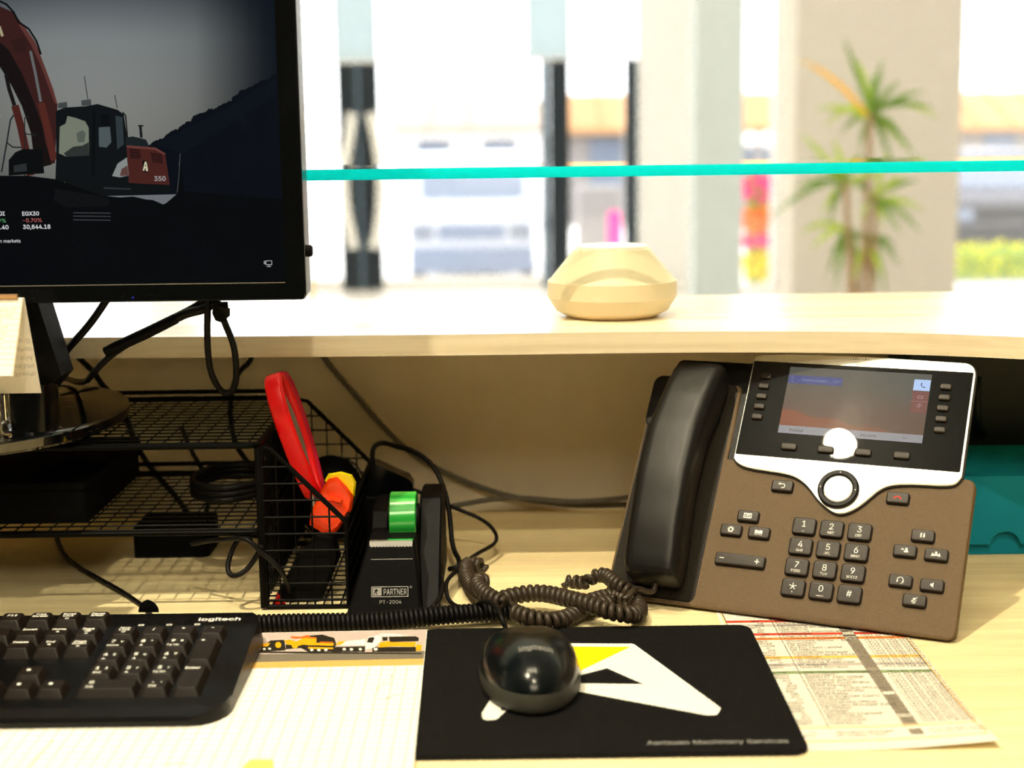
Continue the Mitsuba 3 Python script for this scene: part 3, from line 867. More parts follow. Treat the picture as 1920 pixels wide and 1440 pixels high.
# ---------------------------------------------------------------- wire organiser
OY0, OY1, OX0, OXI, OXR = 1.037, 1.232, -.52, -.1830, -.1215
ZT, ZM, ZPK = .1225, .0585, .0665
tag('wire_organizer', 'black two-tier wire desk tray with a sloped side pocket, carrying the monitor foot', 'desk organizer')
W = .00065


def rail(pts, r=.0019, closed=False):
    return tube(spath(pts, .006) if closed is None else np.array(pts, float), r, 8)


def ring(x0, x1, y0, y1, z, r=.0021, c=.008):
    p = [(*q, z) for q in rrect(x0, x1, y0, y1, c, 4)]
    return tube(np.array(p + p[:2]), r, 8)


def gridz(x0, x1, y0, y1, z, sx, sy, w=W):
    ms = [tube([(x, y0, z), (x, y1, z)], w, 4) for x in np.arange(x0 + sx / 2, x1, sx)]
    ms += [tube([(x0, y, z + w * 1.4), (x1, y, z + w * 1.4)], w, 4) for y in np.arange(y0 + sy / 2, y1, sy)]
    return cat(*ms)


O = 'wire_organizer__'
put(O + 'top_rail', ring(OX0, OXI, OY0, OY1, ZT, .0024), 'black_wire', 60)
put(O + 'top_mesh', gridz(OX0, OXI, OY0, OY1, ZT, .0124, .0124), 'black_wire', 60)
put(O + 'middle_rail', ring(OX0, OXI, OY0, OY1, ZM, .0022), 'black_wire', 60)
put(O + 'middle_mesh', gridz(OX0, OXI, OY0, OY1, ZM, .0124, .0124), 'black_wire', 60)
put(O + 'back_lip', cat(tube([(OX0, OY1, ZT + .006), (OXI, OY1, ZT + .006)], .002, 6), tube([(OX0, OY1, ZM + .008), (OXI, OY1, ZM + .008)], .002, 6)), 'black_wire', 60)
for x in (OX0, OXI):
    for y in (OY0, OY1):
        put(O + 'post', tube([(x, y, .002), (x, y, ZT - .002)], .0027, 8), 'black_wire', 60)
# the side pocket: front and back panels with a sloped top, outer side, inner side, floor
for y, nm in ((OY0, 'pocket_front'), (OY1, 'pocket_back')):
    fr_ = [(OXI + .002, y, .002), (OXI + .002, y, ZT - .006), (OXI + .004, y, ZT - .002), (OXI + .009, y, ZT - .003), (OXR - .003, y, ZPK + .002), (OXR, y, ZPK - .002), (OXR, y, .002), (OXI + .002, y, .002)]
    put(O + nm + '_frame', tube(np.array(fr_), .0019, 8), 'black_wire', 60)
    slope = lambda x: ZT - .003 + (x - OXI - .009) / (OXR - .003 - OXI - .009) * (ZPK + .005 - ZT)
    ms = []
    for z in np.arange(.0075, ZT - .006, .0124):
        xe = OXR if z < ZPK else OXI + .009 + (z - ZT + .003) / (ZPK + .005 - ZT) * (OXR - .003 - OXI - .009)
        ms.append(tube([(OXI, y - .001, z), (xe, y - .001, z)], .00075, 5))
    for x in np.arange(OXI + .0124, OXR - .004, .0124):
        ms.append(tube([(x, y, .002), (x, y, slope(x))], .0007, 5))
    put(O + nm + '_wires', cat(*ms), 'black_wire', 60)
ms = [tube([(OXR, y, .002), (OXR, y, ZPK)], .0007, 4) for y in np.arange(OY0 + .006, OY1, .0068)] + [tube([(OXR + .001, OY0, z), (OXR + .001, OY1, z)], .0007, 4) for z in np.arange(.0075, ZPK, .0124)]
put(O + 'pocket_outer_mesh', cat(*ms), 'black_wire', 60)
put(O + 'pocket_outer_rail', cat(tube([(OXR, OY0, ZPK), (OXR, OY1, ZPK)], .0019, 8), tube([(OXR, OY0, .003), (OXR, OY1, .003)], .0019, 8)), 'black_wire', 60)
ms = [tube([(OXI, y, .002), (OXI, y, ZT)], .0007, 4) for y in np.arange(OY0 + .006, OY1, .0085)] + [tube([(OXI + .001, OY0, z), (OXI + .001, OY1, z)], .0007, 4) for z in np.arange(.02, ZT, .0248)]
put(O + 'pocket_inner_mesh', cat(*ms), 'black_wire', 60)
put(O + 'pocket_floor_mesh', gridz(OXI, OXR, OY0, OY1, .0035, .0124, .0124), 'black_wire', 60)
for k_ in [k for k in scene if k.startswith(O) and (k.endswith('mesh') or k.endswith('wires'))]:
    labels[k_] = {'kind': 'stuff'}

# things on the tray's middle shelf and below it
mat('leather', lin(5, 5, 6), .7, .08)
tag('document_box', 'flat black document box on the left of the wire tray middle shelf', 'box')
put('document_box__body', slab(-.50, -.315, 1.06, 1.222, ZM + .0024, ZM + .028, .006, .002), 'leather', 30)
put('document_box__lid', slab(-.502, -.313, 1.058, 1.224, ZM + .028, ZM + .034, .007, .002), 'leather', 30)
tag('cable_coil', 'round coil of black cable on the right of the wire tray middle shelf', 'cable')
cp = []
for i in range(180):
    a = i / 180 * 2 * math.pi * 7
    rr_ = .052 - .0008 * (i // 26) * 2
    cp.append((-.222 + min(rr_, .034) * math.cos(a) * .95, 1.15 + rr_ * math.sin(a), ZM + .0055 + .0042 * (i / 180 * 7 % 3)))
put('cable_coil__turns', tube(np.array(cp), .0026, 7), 'black_cable', True)
tag('power_adapter', 'black power adapter lying on the desk under the wire tray', 'adapter')
pa = on(250, 1047, 0)
put('power_adapter__body', slab(pa[0], pa[0] + .062, pa[1], pa[1] + .05, .0, .026, .005, .002), 'black_matte', 30)
put('power_adapter__lead', tube(spath([(pa[0] + .06, pa[1] + .025, .012), (pa[0] + .08, pa[1] + .02, .014), (pa[0] + .13, pa[1] + .03, .003), (pa[0] + .16, pa[1] + .015, .003)]), .002, 7), 'black_cable', True)

# scissors with red handles
mat('red_plastic', lin(236, 10, 20), .35, .5)
mat('crimson_plastic', lin(206, 14, 60), .4, .5)
mat('grip_grey', lin(120, 108, 96), .6, .3)
tag('scissors', 'scissors with bright red handles standing in the wire pocket', 'scissors')


def loop(c0, c1, dy, lean, w, t, m, nm, y):
    """a long finger loop seen on edge, from the pivot end c1 up to c0"""
    A, B = at(*c0, y), at(*c1, y)
    ax = (A - B) / np.linalg.norm(A - B)
    L = np.linalg.norm(A - B)
    dep = np.array([lean, 1, 0.0])
    dep -= ax * (dep @ ax)
    dep /= np.linalg.norm(dep)
    pts = []
    for a in np.linspace(0, 2 * math.pi, 40):
        s = .5 + .5 * math.cos(a)
        pts.append(B + ax * L * s + dep * dy * math.sin(a) * (.55 + .45 * s))
    P = np.array(pts)
    side = np.cross(ax, dep)
    V, Fc = [], []
    n = len(P)
    tng = np.gradient(P, axis=0)
    tng /= np.linalg.norm(tng, axis=1, keepdims=True)
    nr = np.cross(side, tng)
    sec = [(math.cos(b), math.sin(b)) for b in np.linspace(0, 2 * math.pi, 13)[:-1]]
    sec = [(np.sign(c) * abs(c) ** .6, np.sign(s) * abs(s) ** .6) for c, s in sec]
    for i in range(n):
        for c, s in sec: V.append(P[i] + side * w * c + nr[i] * t * s)
    k = len(sec)
    for i in range(n - 1):
        for j in range(k):
            a, b = i * k + j, i * k + (j + 1) % k
            Fc += [(a, b, b + k), (a, b + k, a + k)]
    put('scissors__' + nm, trimesh.Trimesh(np.array(V), np.array(Fc), process=False), m, 50)
    return A, B, ax, dep, side


A, B, ax, dep, side = loop((514, 709), (588, 925), .017, .10, .0068, .0034, 'red_plastic', 'handle', 1.085)
loop((526, 705), (596, 915), .014, .16, .0052, .0034, 'crimson_plastic', 'handle', 1.108)
put('scissors__grip_lining', xf(trimesh.creation.icosphere(3), basis((A + B) / 2 + dep * .006 + side * .0008, ax * np.linalg.norm(A - B) * .40, dep * .010, side * .0045)), 'grip_grey', True)
tipp = at(618, 1085, 1.10)
for s in (-1, 1):
    put('scissors__blade', hull([B + side * .004 * s + dep * .006, B + side * .001 * s - dep * .006, tipp + side * .0006 * s, B - side * .0002 * s + dep * .006, B - side * .0002 * s - dep * .006, tipp]), 'steel')

# box cutter: orange and yellow head, black body, red end
mat('orange_plastic', lin(250, 66, 8), .35, .5)
mat('yellow_plastic', lin(250, 226, 10), .4, .5)
tag('box_cutter', 'chunky box cutter with an orange and yellow head, black body and red end', 'box cutter')
yb = 1.062
cut = lambda pts, t, y=yb, b=.003: hull(np.vstack([[at(px, py, y - t) for px, py in shrink(pts, b)], [at(px, py, y - t + b) for px, py in pts], [at(px, py, y + t - b) for px, py in pts], [at(px, py, y + t) for px, py in shrink(pts, b)]]))
shrink = lambda pts, b: [(cx + (x - cx) * .84, cy + (y - cy) * .84) for cx, cy in [np.mean(pts, axis=0)] for x, y in pts]
put('box_cutter__head', cut([(580, 984), (583, 960), (606, 912), (616, 898), (632, 894), (650, 912), (663, 930), (660, 955), (634, 994), (622, 1002), (606, 1000)], .011), 'orange_plastic', 35)
put('box_cutter__cap', cut([(608, 902), (616, 888), (640, 884), (660, 890), (668, 904), (665, 930), (655, 945), (640, 920)], .009, yb + .004), 'yellow_plastic', 35)
put('box_cutter__thumb_ridge', cut([(618, 930), (642, 936), (640, 944), (616, 938)], .0035, yb - .011, .001), 'orange_plastic', 35)
put('box_cutter__body', cut([(598, 994), (630, 1000), (640, 1040), (596, 1142), (532, 1142), (516, 1118), (560, 1040)], .009), 'black_matte', 30)
put('box_cutter__red_end', cut([(521, 1112), (534, 1128), (546, 1150), (510, 1151), (512, 1130)], .008, yb - .006), 'red_plastic', 30)

# black case in the back of the pocket, stapler behind the tape dispenser
tag('spectacle_case', 'black rounded case standing in the back of the wire pocket', 'case')
sp_ = trimesh.creation.icosphere(4)
sp_.apply_scale((.0285, .018, .0365))
V_ = np.array(sp_.vertices)
sp_.vertices = V_
put('spectacle_case__shell', mv(sp_, -.1525, 1.205, .0415), 'leather', True)
put('spectacle_case__seam', xf(ring(-.027, .027, -.034, .034, 0, .0008, .02), basis([-.1525, 1.205, .0415], [1, 0, 0], [0, 0, 1], [0, -1, 0])), 'black_plastic', 40)
tag('stapler', 'black stapler lying behind the tape dispenser', 'stapler')
s0, s1 = at(706, 862, 1.19), at(776, 892, 1.19)
put('stapler__arm', hull([(s0[0] - .01, 1.175, .052), (s0[0] - .01, 1.195, .052), (s0[0], 1.175, s0[2]), (s0[0], 1.195, s0[2]), (s1[0] - .004, 1.175, s1[2] + .001), (s1[0] - .004, 1.195, s1[2] + .001), (s1[0], 1.177, s1[2] - .004), (s1[0], 1.193, s1[2] - .004), (s1[0], 1.177, .035), (s1[0], 1.193, .035)]), 'black_gloss', 30)
put('stapler__magazine', bx(s0[0] - .005, s1[0] - .003, 1.178, 1.192, .030, .042, .001), 'steel')
put('stapler__base', bx(s0[0] - .012, s1[0] + .004, 1.172, 1.198, .0, .012, .002), 'black_plastic')
put('stapler__pivot', bx(s0[0] - .012, s0[0] + .006, 1.174, 1.196, .010, .05, .002), 'black_plastic')

# ---------------------------------------------------------------- tape dispenser
scene['tape_green'] = {'type': 'principled', 'base_color': rgb(lin(34, 178, 62)), 'roughness': .18, 'specular': .6, 'spec_trans': .15}
mat('tape_green', proc(lambda p, n, uv: mix(lin(20, 150, 48), lin(84, 196, 84), smoothstep(.45, .95, noise(p.x * 12, p.y * 300, p.z * 300)))), .15, .6, clearcoat=1.0, clearcoat_gloss=.9)
mat('tape_core', lin(12, 92, 34), .4, .4)
tag('tape_dispenser', 'black desk tape dispenser with a roll of green tape, between wire pocket and coiled cord', 'tape dispenser')
D_ = 'tape_dispenser__'
put(D_ + 'head', hull(np.vstack([lift(rrect(-.1215, -.0665, 1.018, 1.085, .003), 0), lift(rrect(-.1060, -.0715, 1.0335, 1.075, .002), .0495), lift(rrect(-.1050, -.0725, 1.0345, 1.074, .002), .0505)])), 'black_plastic', 30)


def wall(x0, x1, prof, b=.0015):
    p = np.array(prof)
    c = p.mean(0)
    q = c + (p - c) * (1 - b / .03)
    return hull(np.vstack([[(x0, *a) for a in q], [(x0 + b, *a) for a in p], [(x1 - b, *a) for a in p], [(x1, *a) for a in q]]))


put(D_ + 'side_wall', wall(-.0715, -.0545, [(1.030, 0), (1.034, .006), (1.098, .066), (1.102, .068), (1.140, .068), (1.150, .060), (1.162, 0)]), 'black_plastic', 30)
put(D_ + 'side_wall', wall(-.1080, -.0945, [(1.040, 0), (1.088, .058), (1.092, .060), (1.140, .060), (1.162, 0)]), 'black_plastic', 30)
put(D_ + 'base', bx(-.108, -.0545, 1.05, 1.162, 0, .022, .002), 'black_plastic')
put(D_ + 'side_groove', wall(-.0720, -.0700, [(1.062, .012), (1.094, .052), (1.130, .052), (1.14, .012)], .0006), 'black_plastic', 30)
rc = np.array([-.0825, 1.078, .0570])
AX = basis(rc, [0, 1, 0], [0, 0, 1], [1, 0, 0])
put(D_ + 'tape_roll', xf(lathe([(.0125, -.0098), (.0190, -.0098), (.0196, -.0092), (.0196, .0092), (.0190, .0098), (.0125, .0098)], 64), AX), 'tape_green', 40)
put(D_ + 'tape_core', xf(lathe([(.0108, -.010), (.0125, -.010), (.0125, .010), (.0108, .010), (.0108, -.010)], 48), AX), 'tape_core', 40)
put(D_ + 'wheel', xf(lathe([(0, -.0115), (.0107, -.0115), (.0107, .0115), (0, .0115)], 40), AX), 'black_plastic', 40)
put(D_ + 'tape_strip', hull([(-.0920, rc[1] - .0188, rc[2] - .008), (-.0735, rc[1] - .0188, rc[2] - .008), (-.0920, rc[1] - .0184, rc[2] - .008), (-.0735, rc[1] - .0184, rc[2] - .008), (-.0920, 1.037, .0506), (-.0735, 1.037, .0506), (-.0920, 1.037, .0510), (-.0735, 1.037, .0510)]), 'tape_green')
teeth = Polygon([(-.1045, .0008), (-.0735, .0008), (-.0735, -.0026)] + [(-.0735 - .031 * (i + .5) / 26, -.0036 if i % 2 == 0 else -.0026) for i in range(26)] + [(-.1045, -.0026)])
fd = np.array([0, .0155, .0495])
fd /= np.linalg.norm(fd)
fn = np.cross([1, 0, 0], fd)
FM = lambda z: basis([0, 1.018 + .0155 / .0495 * z, z], [1, 0, 0], fd, fn)
put(D_ + 'cutter_blade', cat(xf(prism(teeth, .0002, .0006), FM(.0503)), bx(-.1045, -.0735, 1.0335, 1.038, .0505, .0510)), 'steel')
put(D_ + 'seam', xf(bx(-.1035, -.0735, -.00025, .00025, 0, .0003), FM(.0388)), 'dim_ink')
fz_ = lambda px, py: at(px, py, 1.018 + .0155 / .0495 * .018)
l0, l1 = fz_(697, 1118), fz_(765, 1100)
lw, lh = l1[0] - l0[0], (l1[2] - l0[2]) * 1.05
fig = unary_union([sbox(0, 0, lw, lh).buffer(.0002).difference(sbox(.0004, .0004, lw - .0004, lh - .0004)), sbox(.0008, .0008, lh * 1.02, lh - .0008).difference(unary_union([stroke([(.0016, .0016), (.0028, lh * .55), (.0040, .0016)], .0006), Point(.0035, lh * .68).buffer(.0007), stroke([(.0020, lh * .70), (.0030, lh * .5), (.0046, lh * .62)], .0006)]))])
pt = txt('PARTNER', .0042, .0002, True)
pt.apply_scale((((lw - lh - .0022) / pt.bounds[1][0]), 1, 1))
put(D_ + 'brand_text', xf(cat(prism(fig, 0, .0002), mv(pt, lh + .0012, .0014), mv(txt('®', .0022), lw + .0010, lh - .0018), mv(txt('PT-2004', .0026, .0002, False, 'c'), lw * .52, -.0050)), basis([l0[0], 1.018 + .0155 / .0495 * l0[2] - .0001, l0[2]], [1, 0, 0], fd, fn)), 'dim_ink')

# ---------------------------------------------------------------- cables
cab = lambda pts, r, m='black_cable', s=8: tube(spath([at(*p) for p in pts], .003), r, s)
tag('display_cable', 'thick black cable hanging from the left of the monitor down to its foot', 'cable')
put('display_cable__wire', cab([(215, 540, 1.062), (194, 571, 1.062), (174, 600, 1.064), (150, 629, 1.066), (130, 651, 1.07), (95, 692, 1.082), (60, 704, 1.095), (0, 700, 1.10), (-60, 690, 1.10)], .0027), 'black_cable', True)
tag('plug_cable', 'thick black cable with a blunt plug end hanging under the monitor', 'cable')
put('plug_cable__plug', tube([at(197, 660, 1.064), at(215, 652, 1.064), at(276, 624, 1.064), at(330, 597, 1.066)], [.0036, .0042, .0043, .0040], 10), 'black_plastic', 50)
put('plug_cable__wire', cab([(326, 599, 1.066), (352, 587, 1.067), (385, 578, 1.068), (408, 560, 1.068)], .0034), 'black_cable', True)
tag('second_cable', 'black cable running just above the plug cable under the monitor', 'cable')
labels['video_cable'] = labels.pop('second_cable')
put('video_cable__wire', cab([(395, 552, 1.072), (374, 569, 1.072), (330, 593, 1.072), (290, 614, 1.073), (240, 645, 1.074), (203, 671, 1.074), (179, 695, 1.075), (165, 712, 1.10), (150, 716, 1.15), (130, 712, 1.21), (110, 706, 1.245)], .0024), 'black_cable', True)
tag('looped_cable', 'black cable hanging in a long loop under the monitor', 'cable')
put('looped_cable__wire', cab([(392, 545, 1.066), (389, 593, 1.066), (389, 638, 1.068), (394, 690, 1.070), (408, 724, 1.074), (425, 738, 1.078), (438, 728, 1.076), (443, 697, 1.072), (437, 645, 1.068), (421, 604, 1.066), (412, 575, 1.066)], .0024), 'black_cable', True)
tag('cable_strap', 'black strap bundling the cables under the monitor', 'strap')
put('cable_strap__band', hull(np.vstack([[at(x, y, yy) for x, y in ((399, 566), (398, 588), (404, 601), (413, 604), (424, 600), (429, 588), (427, 566))] for yy in (1.058, 1.074)])), 'black_matte', 30)
put('cable_strap__tail', hull(np.vstack([[at(x, y, yy) for x, y in ((410, 574), (431, 578), (431, 592), (424, 598))] for yy in (1.056, 1.060)])), 'black_cable')
tag('crossing_cable', 'black cable crossing behind the monitor foot and dropping behind the wire tray', 'cable')
put('crossing_cable__wire', cab([(120, 640, 1.25), (154, 677, 1.25), (176, 699, 1.25), (190, 719, 1.25), (212, 742, 1.25), (229, 766, 1.25), (244, 805, 1.25), (258, 838, 1.25), (285, 880, 1.25), (320, 920, 1.25), (350, 960, 1.26), (360, 985, 1.28)], .0026), 'black_cable', True)
tag('rear_cable', 'faint black cable hanging behind the wire tray, right of the hanging loop', 'cable')
put('rear_cable__wire', cab([(474, 664, 1.28), (467, 679, 1.28), (450, 696, 1.28), (438, 722, 1.28), (432, 770, 1.28), (440, 825, 1.28), (452, 850, 1.28), (476, 880, 1.28), (500, 930, 1.28), (505, 962, 1.28)], .0024), 'black_cable', True)
tag('thin_rear_cable', 'thin black cable behind the wire tray under the middle of its top shelf', 'cable')
labels['charger_cable'] = labels.pop('thin_rear_cable')
put('charger_cable__wire', cab([(340, 800, 1.27), (360, 847, 1.27), (379, 881, 1.27), (392, 930, 1.27), (380, 975, 1.28)], .0021), 'black_cable', True)
tag('panel_cable', 'grey cable sweeping down the back panel from the counter to the telephone', 'cable')
put('panel_cable__wire', cab([(600, 655, 1.309), (609, 672, 1.309), (650, 722, 1.309), (702, 782, 1.309), (762, 842, 1.308), (830, 884, 1.308), (890, 910, 1.306), (960, 931, 1.304), (1040, 944, 1.30), (1110, 948, 1.295), (1175, 946, 1.28), (1230, 948, 1.26)], .0026), 'grey_cable', True)
tag('floor_cable', 'grey cable lying along the foot of the back panel', 'cable')
labels['network_cable'] = labels.pop('floor_cable')
put('network_cable__wire', cab([(770, 962, 1.285), (845, 950, 1.285), (910, 938, 1.287), (980, 934, 1.287), (1060, 940, 1.285), (1130, 938, 1.28), (1200, 930, 1.26)], .0024), 'grey_cable', True)
tag('desk_loop_cable', 'black cable making a small loop on the desk in front of the wire tray', 'cable')
put('desk_loop_cable__wire', cab([(360, 1020, 1.06), (400, 1013, 1.045), (433, 1011, 1.035), (465, 1013, 1.026), (486, 1032, 1.026), (515, 1056, 1.026), (532, 1079, 1.028), (543, 1107, 1.05), (548, 1130, 1.07)], .0019), 'black_cable', True)
put('desk_loop_cable__loop', cab([(470, 1013, 1.032), (452, 1008, 1.04), (440, 1022, 1.04), (431, 1044, 1.038), (427, 1066, 1.034), (434, 1079, 1.03), (448, 1078, 1.028), (466, 1064, 1.030), (482, 1041, 1.031), (492, 1022, 1.03)], .0019), 'black_cable', True)
tag('mouse_cable', 'thin black mouse cable curving from the mouse round the coiled cord to the wire pocket', 'cable')
mc = [at(702, 862, 1.222), at(714, 876, 1.20), at(774, 917, 1.19), at(804, 929, 1.185), at(849, 951, 1.19), at(909, 978, 1.185), at(931, 1007, 1.17), at(897, 1037, 1.13), at(855, 1071, 1.085), at(836, 1101, 1.05), at(846, 1130, 1.034), at(878, 1139, 1.014), on(893, 1135, .014), on(911, 1128, .0225), on(932, 1141, .0235), on(943, 1165, .020), on(950, 1182, .014), on(953, 1195, .012)]
put('mouse_cable__wire', tube(spath(mc, .003), .0016, 8), 'black_cable', True)
tag('tall_loop_cable', 'black cable rising in a tall arch from the wire pocket down beside the tape dispenser', 'cable')
put('tall_loop_cable__wire', cab([(699, 884, 1.195), (698, 858, 1.196), (702, 838, 1.198), (714, 831, 1.20), (740, 836, 1.19), (764, 842, 1.18), (807, 869, 1.165), (830, 910, 1.155), (843, 966, 1.145), (851, 1030, 1.13), (861, 1052, 1.118), (858, 1062, 1.112), (850, 1066, 1.112), (842, 1067, 1.114)], .0021), 'black_cable', True)
tag('short_loop_cable', 'black cable bend on the desk at the lower right of the tape dispenser', 'cable')
put('short_loop_cable__wire', cab([(818, 1066, 1.10), (822, 1076, 1.080), (828, 1090, 1.058), (828, 1108, 1.040), (822, 1126, 1.026), (812, 1138, 1.016)], .0020), 'black_cable', True)

# coiled cords
tag('handset_cord', 'dark brown-black coiled telephone cord in loose loops beside the telephone', 'cord')
cz = lambda L: [on(x, y, z) for x, y, z in L]
P1 = cz([(1056, 1092, .010), (1078, 1091, .011), (1098, 1092, .013), (1110, 1083, .015), (1128, 1078, .017), (1150, 1090, .017), (1172, 1106, .014), (1186, 1120, .010), (1196, 1132, .009)])
put('handset_cord__loose_coil', coil(P1[:4], .0036, .0019, .0062), 'coil_plastic', True)
put('handset_cord__coil', coil(P1[3:], .0036, .0023, .0047), 'coil_plastic', True)
P2 = cz([(1196, 1134, .008), (1196, 1150, .009), (1178, 1152, .012), (1148, 1147, .014), (1105, 1133, .016), (1060, 1121, .016), (1005, 1112, .015), (965, 1117, .013), (940, 1124, .012)])
put('handset_cord__coil', coil(P2, .0041, .0025, .0050), 'coil_plastic', True)
P3 = cz([(905, 1062, .010), (882, 1058, .010), (874, 1076, .010), (884, 1098, .011), (906, 1116, .012), (935, 1130, .012), (965, 1148, .010), (1000, 1160, .009), (1040, 1163, .008), (1078, 1152, .0075), (1110, 1138, .0072), (1150, 1130, .0068)])
put('handset_cord__coil', coil(P3, .0041, .0025, .0051), 'coil_plastic', True)
P4 = cz([(916, 1092, .020), (898, 1090, .022), (905, 1108, .021), (922, 1120, .020), (945, 1132, .018)])
put('handset_cord__coil', coil(P4, .0038, .0023, .0050), 'coil_plastic', True)
P5 = cz([(1172, 1127, .008), (1150, 1117, .0085), (1120, 1122, .0085), (1095, 1130, .008)])
put('handset_cord__coil', coil(P5, .0036, .0022, .0048), 'coil_plastic', True)
tag('ribbed_cord', 'black ribbed coiled cord stretched across the desk between keyboard and coiled telephone cord', 'cord')
put('ribbed_cord__coil', coil([on(470, 1171, .0072), on(560, 1168, .0072), on(700, 1165, .0072), (*on(820, 1162, .0072)[:2], .0102), (*on(915, 1156, .0072)[:2], .0102), on(960, 1146, .0102)], .0052, .0018, .0034), 'black_cable', True)
put('ribbed_cord__sleeve', tube(spath([on(470, 1171, .0072), on(560, 1168, .0072), on(700, 1165, .0072), (*on(820, 1162, .0072)[:2], .0102), (*on(915, 1156, .0072)[:2], .0102), on(960, 1146, .0102)], .01), .0045, 10), 'black_matte', True)

# ---------------------------------------------------------------- telephone (its face has a frame of its own: u right, v up, n out; millimetres)
yaw, tilt = math.radians(-25.57), math.radians(53.33)
E1 = np.array([math.cos(yaw), math.sin(yaw), 0])
E2 = np.array([-math.sin(yaw) * math.cos(tilt), math.cos(yaw) * math.cos(tilt), math.sin(tilt)])
E3 = np.cross(E1, E2)
P0 = np.array([-.2429, 1.1981, .004]) + .333 * E1
PM = basis(P0, E1 * .001, E2 * .001, E3 * .001)
ph = lambda m: xf(m, PM)


def grille(p, n, uv):
    d = p - mi.Point3f(*P0.tolist())
    u = dr.dot(d, mi.Vector3f(*E1.tolist())) * 1000
    v = dr.dot(d, mi.Vector3f(*E2.tolist())) * 1000
    a, b = u / 1.5, v / 1.3
    row = dr.floor(b)
    a = a + .5 * (row - 2 * dr.floor(row / 2))
    fx, fy = a - dr.floor(a) - .5, b - row - .5
    hole = smoothstep(.13, .09, fx * fx + fy * fy)
    return mix((.030, .025, .018), (.003, .003, .003), hole)


def speck(p, n, uv):
    f = noise(p.x * 1400, p.y * 1400, p.z * 1400)
    return mix((.108, .071, .038), (.138, .092, .050), f)


mat('phone_body', proc(speck), .6, .22)
mat('phone_grille', proc(grille), .6, .08)
mat('phone_black', lin(13, 13, 14), .45, .2)
mat('phone_key', lin(36, 28, 20), .40, .24)
mat('phone_groove', lin(20, 17, 14), .6, .3)
mat('silver', (.80, .77, .68), .42, .5, .25)
mat('wheel_white', (.84, .82, .76), .4, .5, .1)
mat('handset_black', lin(17, 16, 15), .40, .3)
def smudged(c, haze):
    """a mirror-smooth glass front with a little greasy haze on it"""
    return {'type': 'blendbsdf', 'weight': haze, 'a': {'type': 'plastic', 'diffuse_reflectance': rgb(c), 'int_ior': 1.5}, 'b': {'type': 'roughplastic', 'diffuse_reflectance': rgb(c), 'alpha': .045, 'int_ior': 1.5}}


scene['display_glass'] = smudged((.005, .006, .007), .010)
TP = 'telephone'
tag(TP, 'dark grey-brown office desk telephone with a colour display and silver trim', 'telephone')
zmm = lambda u, v, n: P0[2] * 1000 + v * E2[2] + n * E3[2]
vb = lambda n: max(0.0, (-(P0[2] * 1000) - n * E3[2]) / E2[2]) + .3


def facehull(u0, u1, v0, v1, nb, r=6, b=2.2, nf=0):
    pts = [lift(rrect(u0 + b, u1 - b, v0 + b, v1 - b, r, 6), nf), lift(rrect(u0 + b * .3, u1 - b * .3, v0 + b * .3, v1 - b * .3, r, 6), nf - b * .35), lift(rrect(u0, u1, v0 + .15, v1, r, 6), nf - b)]
    bk = rrect(u0 + 2, u1 - 2, max(v0, vb(nb)), v1 - 2, r, 6)
    pts += [lift(rrect(u0, u1, max(v0, vb(-8)), v1, r, 6), -8), lift(bk, nb)]
    return hull(np.vstack(pts))


body = tri(mani(facehull(9.5, 261, -1.0, 117.5, -22)) + mani(facehull(9.5, 81.0, -1.0, 179.5, -22, 5, 2.2)))
put(TP + '__body', ph(body), 'phone_body', 35)
put(TP + '__rear_housing', ph(hull(np.vstack([lift(rrect(24, 251, 60, 200, 6), -3), lift(rrect(26, 249, 50, 198, 6), -24)]))), 'phone_black', 30)
ft = []
for v, n in ((150, -22), (175, -22)):
    for u in (60, 220): ft.append((P0 + .001 * (u * E1 + v * E2 + n * E3)))
base_ = [P0 + .001 * (u * E1 + v * E2 + -22 * E3) for u in (60, 220) for v in (120, 150)]
fq = [np.array([*(p_[:2] + d_ * np.array([-math.sin(yaw), math.cos(yaw)])), .001]) for p_ in (ft[0], ft[1]) for d_ in (.02, .055)]
fq = [np.array([x, min(y, 1.30), z]) for x, y, z in fq]
put(TP + '__foot', hull(ft + base_[1::2] + fq + [f + [0, 0, .006] for f in fq]), 'phone_black', 30)
# cradle with its perforated speaker plate and the two wells
crd = Polygon(rrect(12.5, 77.5, 2.5, 178.5, 5, 6))
put(TP + '__speaker_plate', ph(prism(crd, 0, .5)), 'phone_grille')
put(TP + '__speaker_trim', ph(prism(crd.buffer(.5).difference(crd.buffer(-.35)), -.2, .7)), 'phone_black')
put(TP + '__ear_well', ph(slab(10.0, 69.0, 138, 183, -6, 2.4, 8, 1.2, 6)), 'phone_black', 30)
put(TP + '__mouth_well', ph(slab(24, 64, 10, 58, .2, 3.0, 9, 1.2, 6)), 'phone_black', 30)
put(TP + '__gap_panel', ph(bx(78.5, 90, 117, 176, -10, -2.2, .5)), 'phone_black')
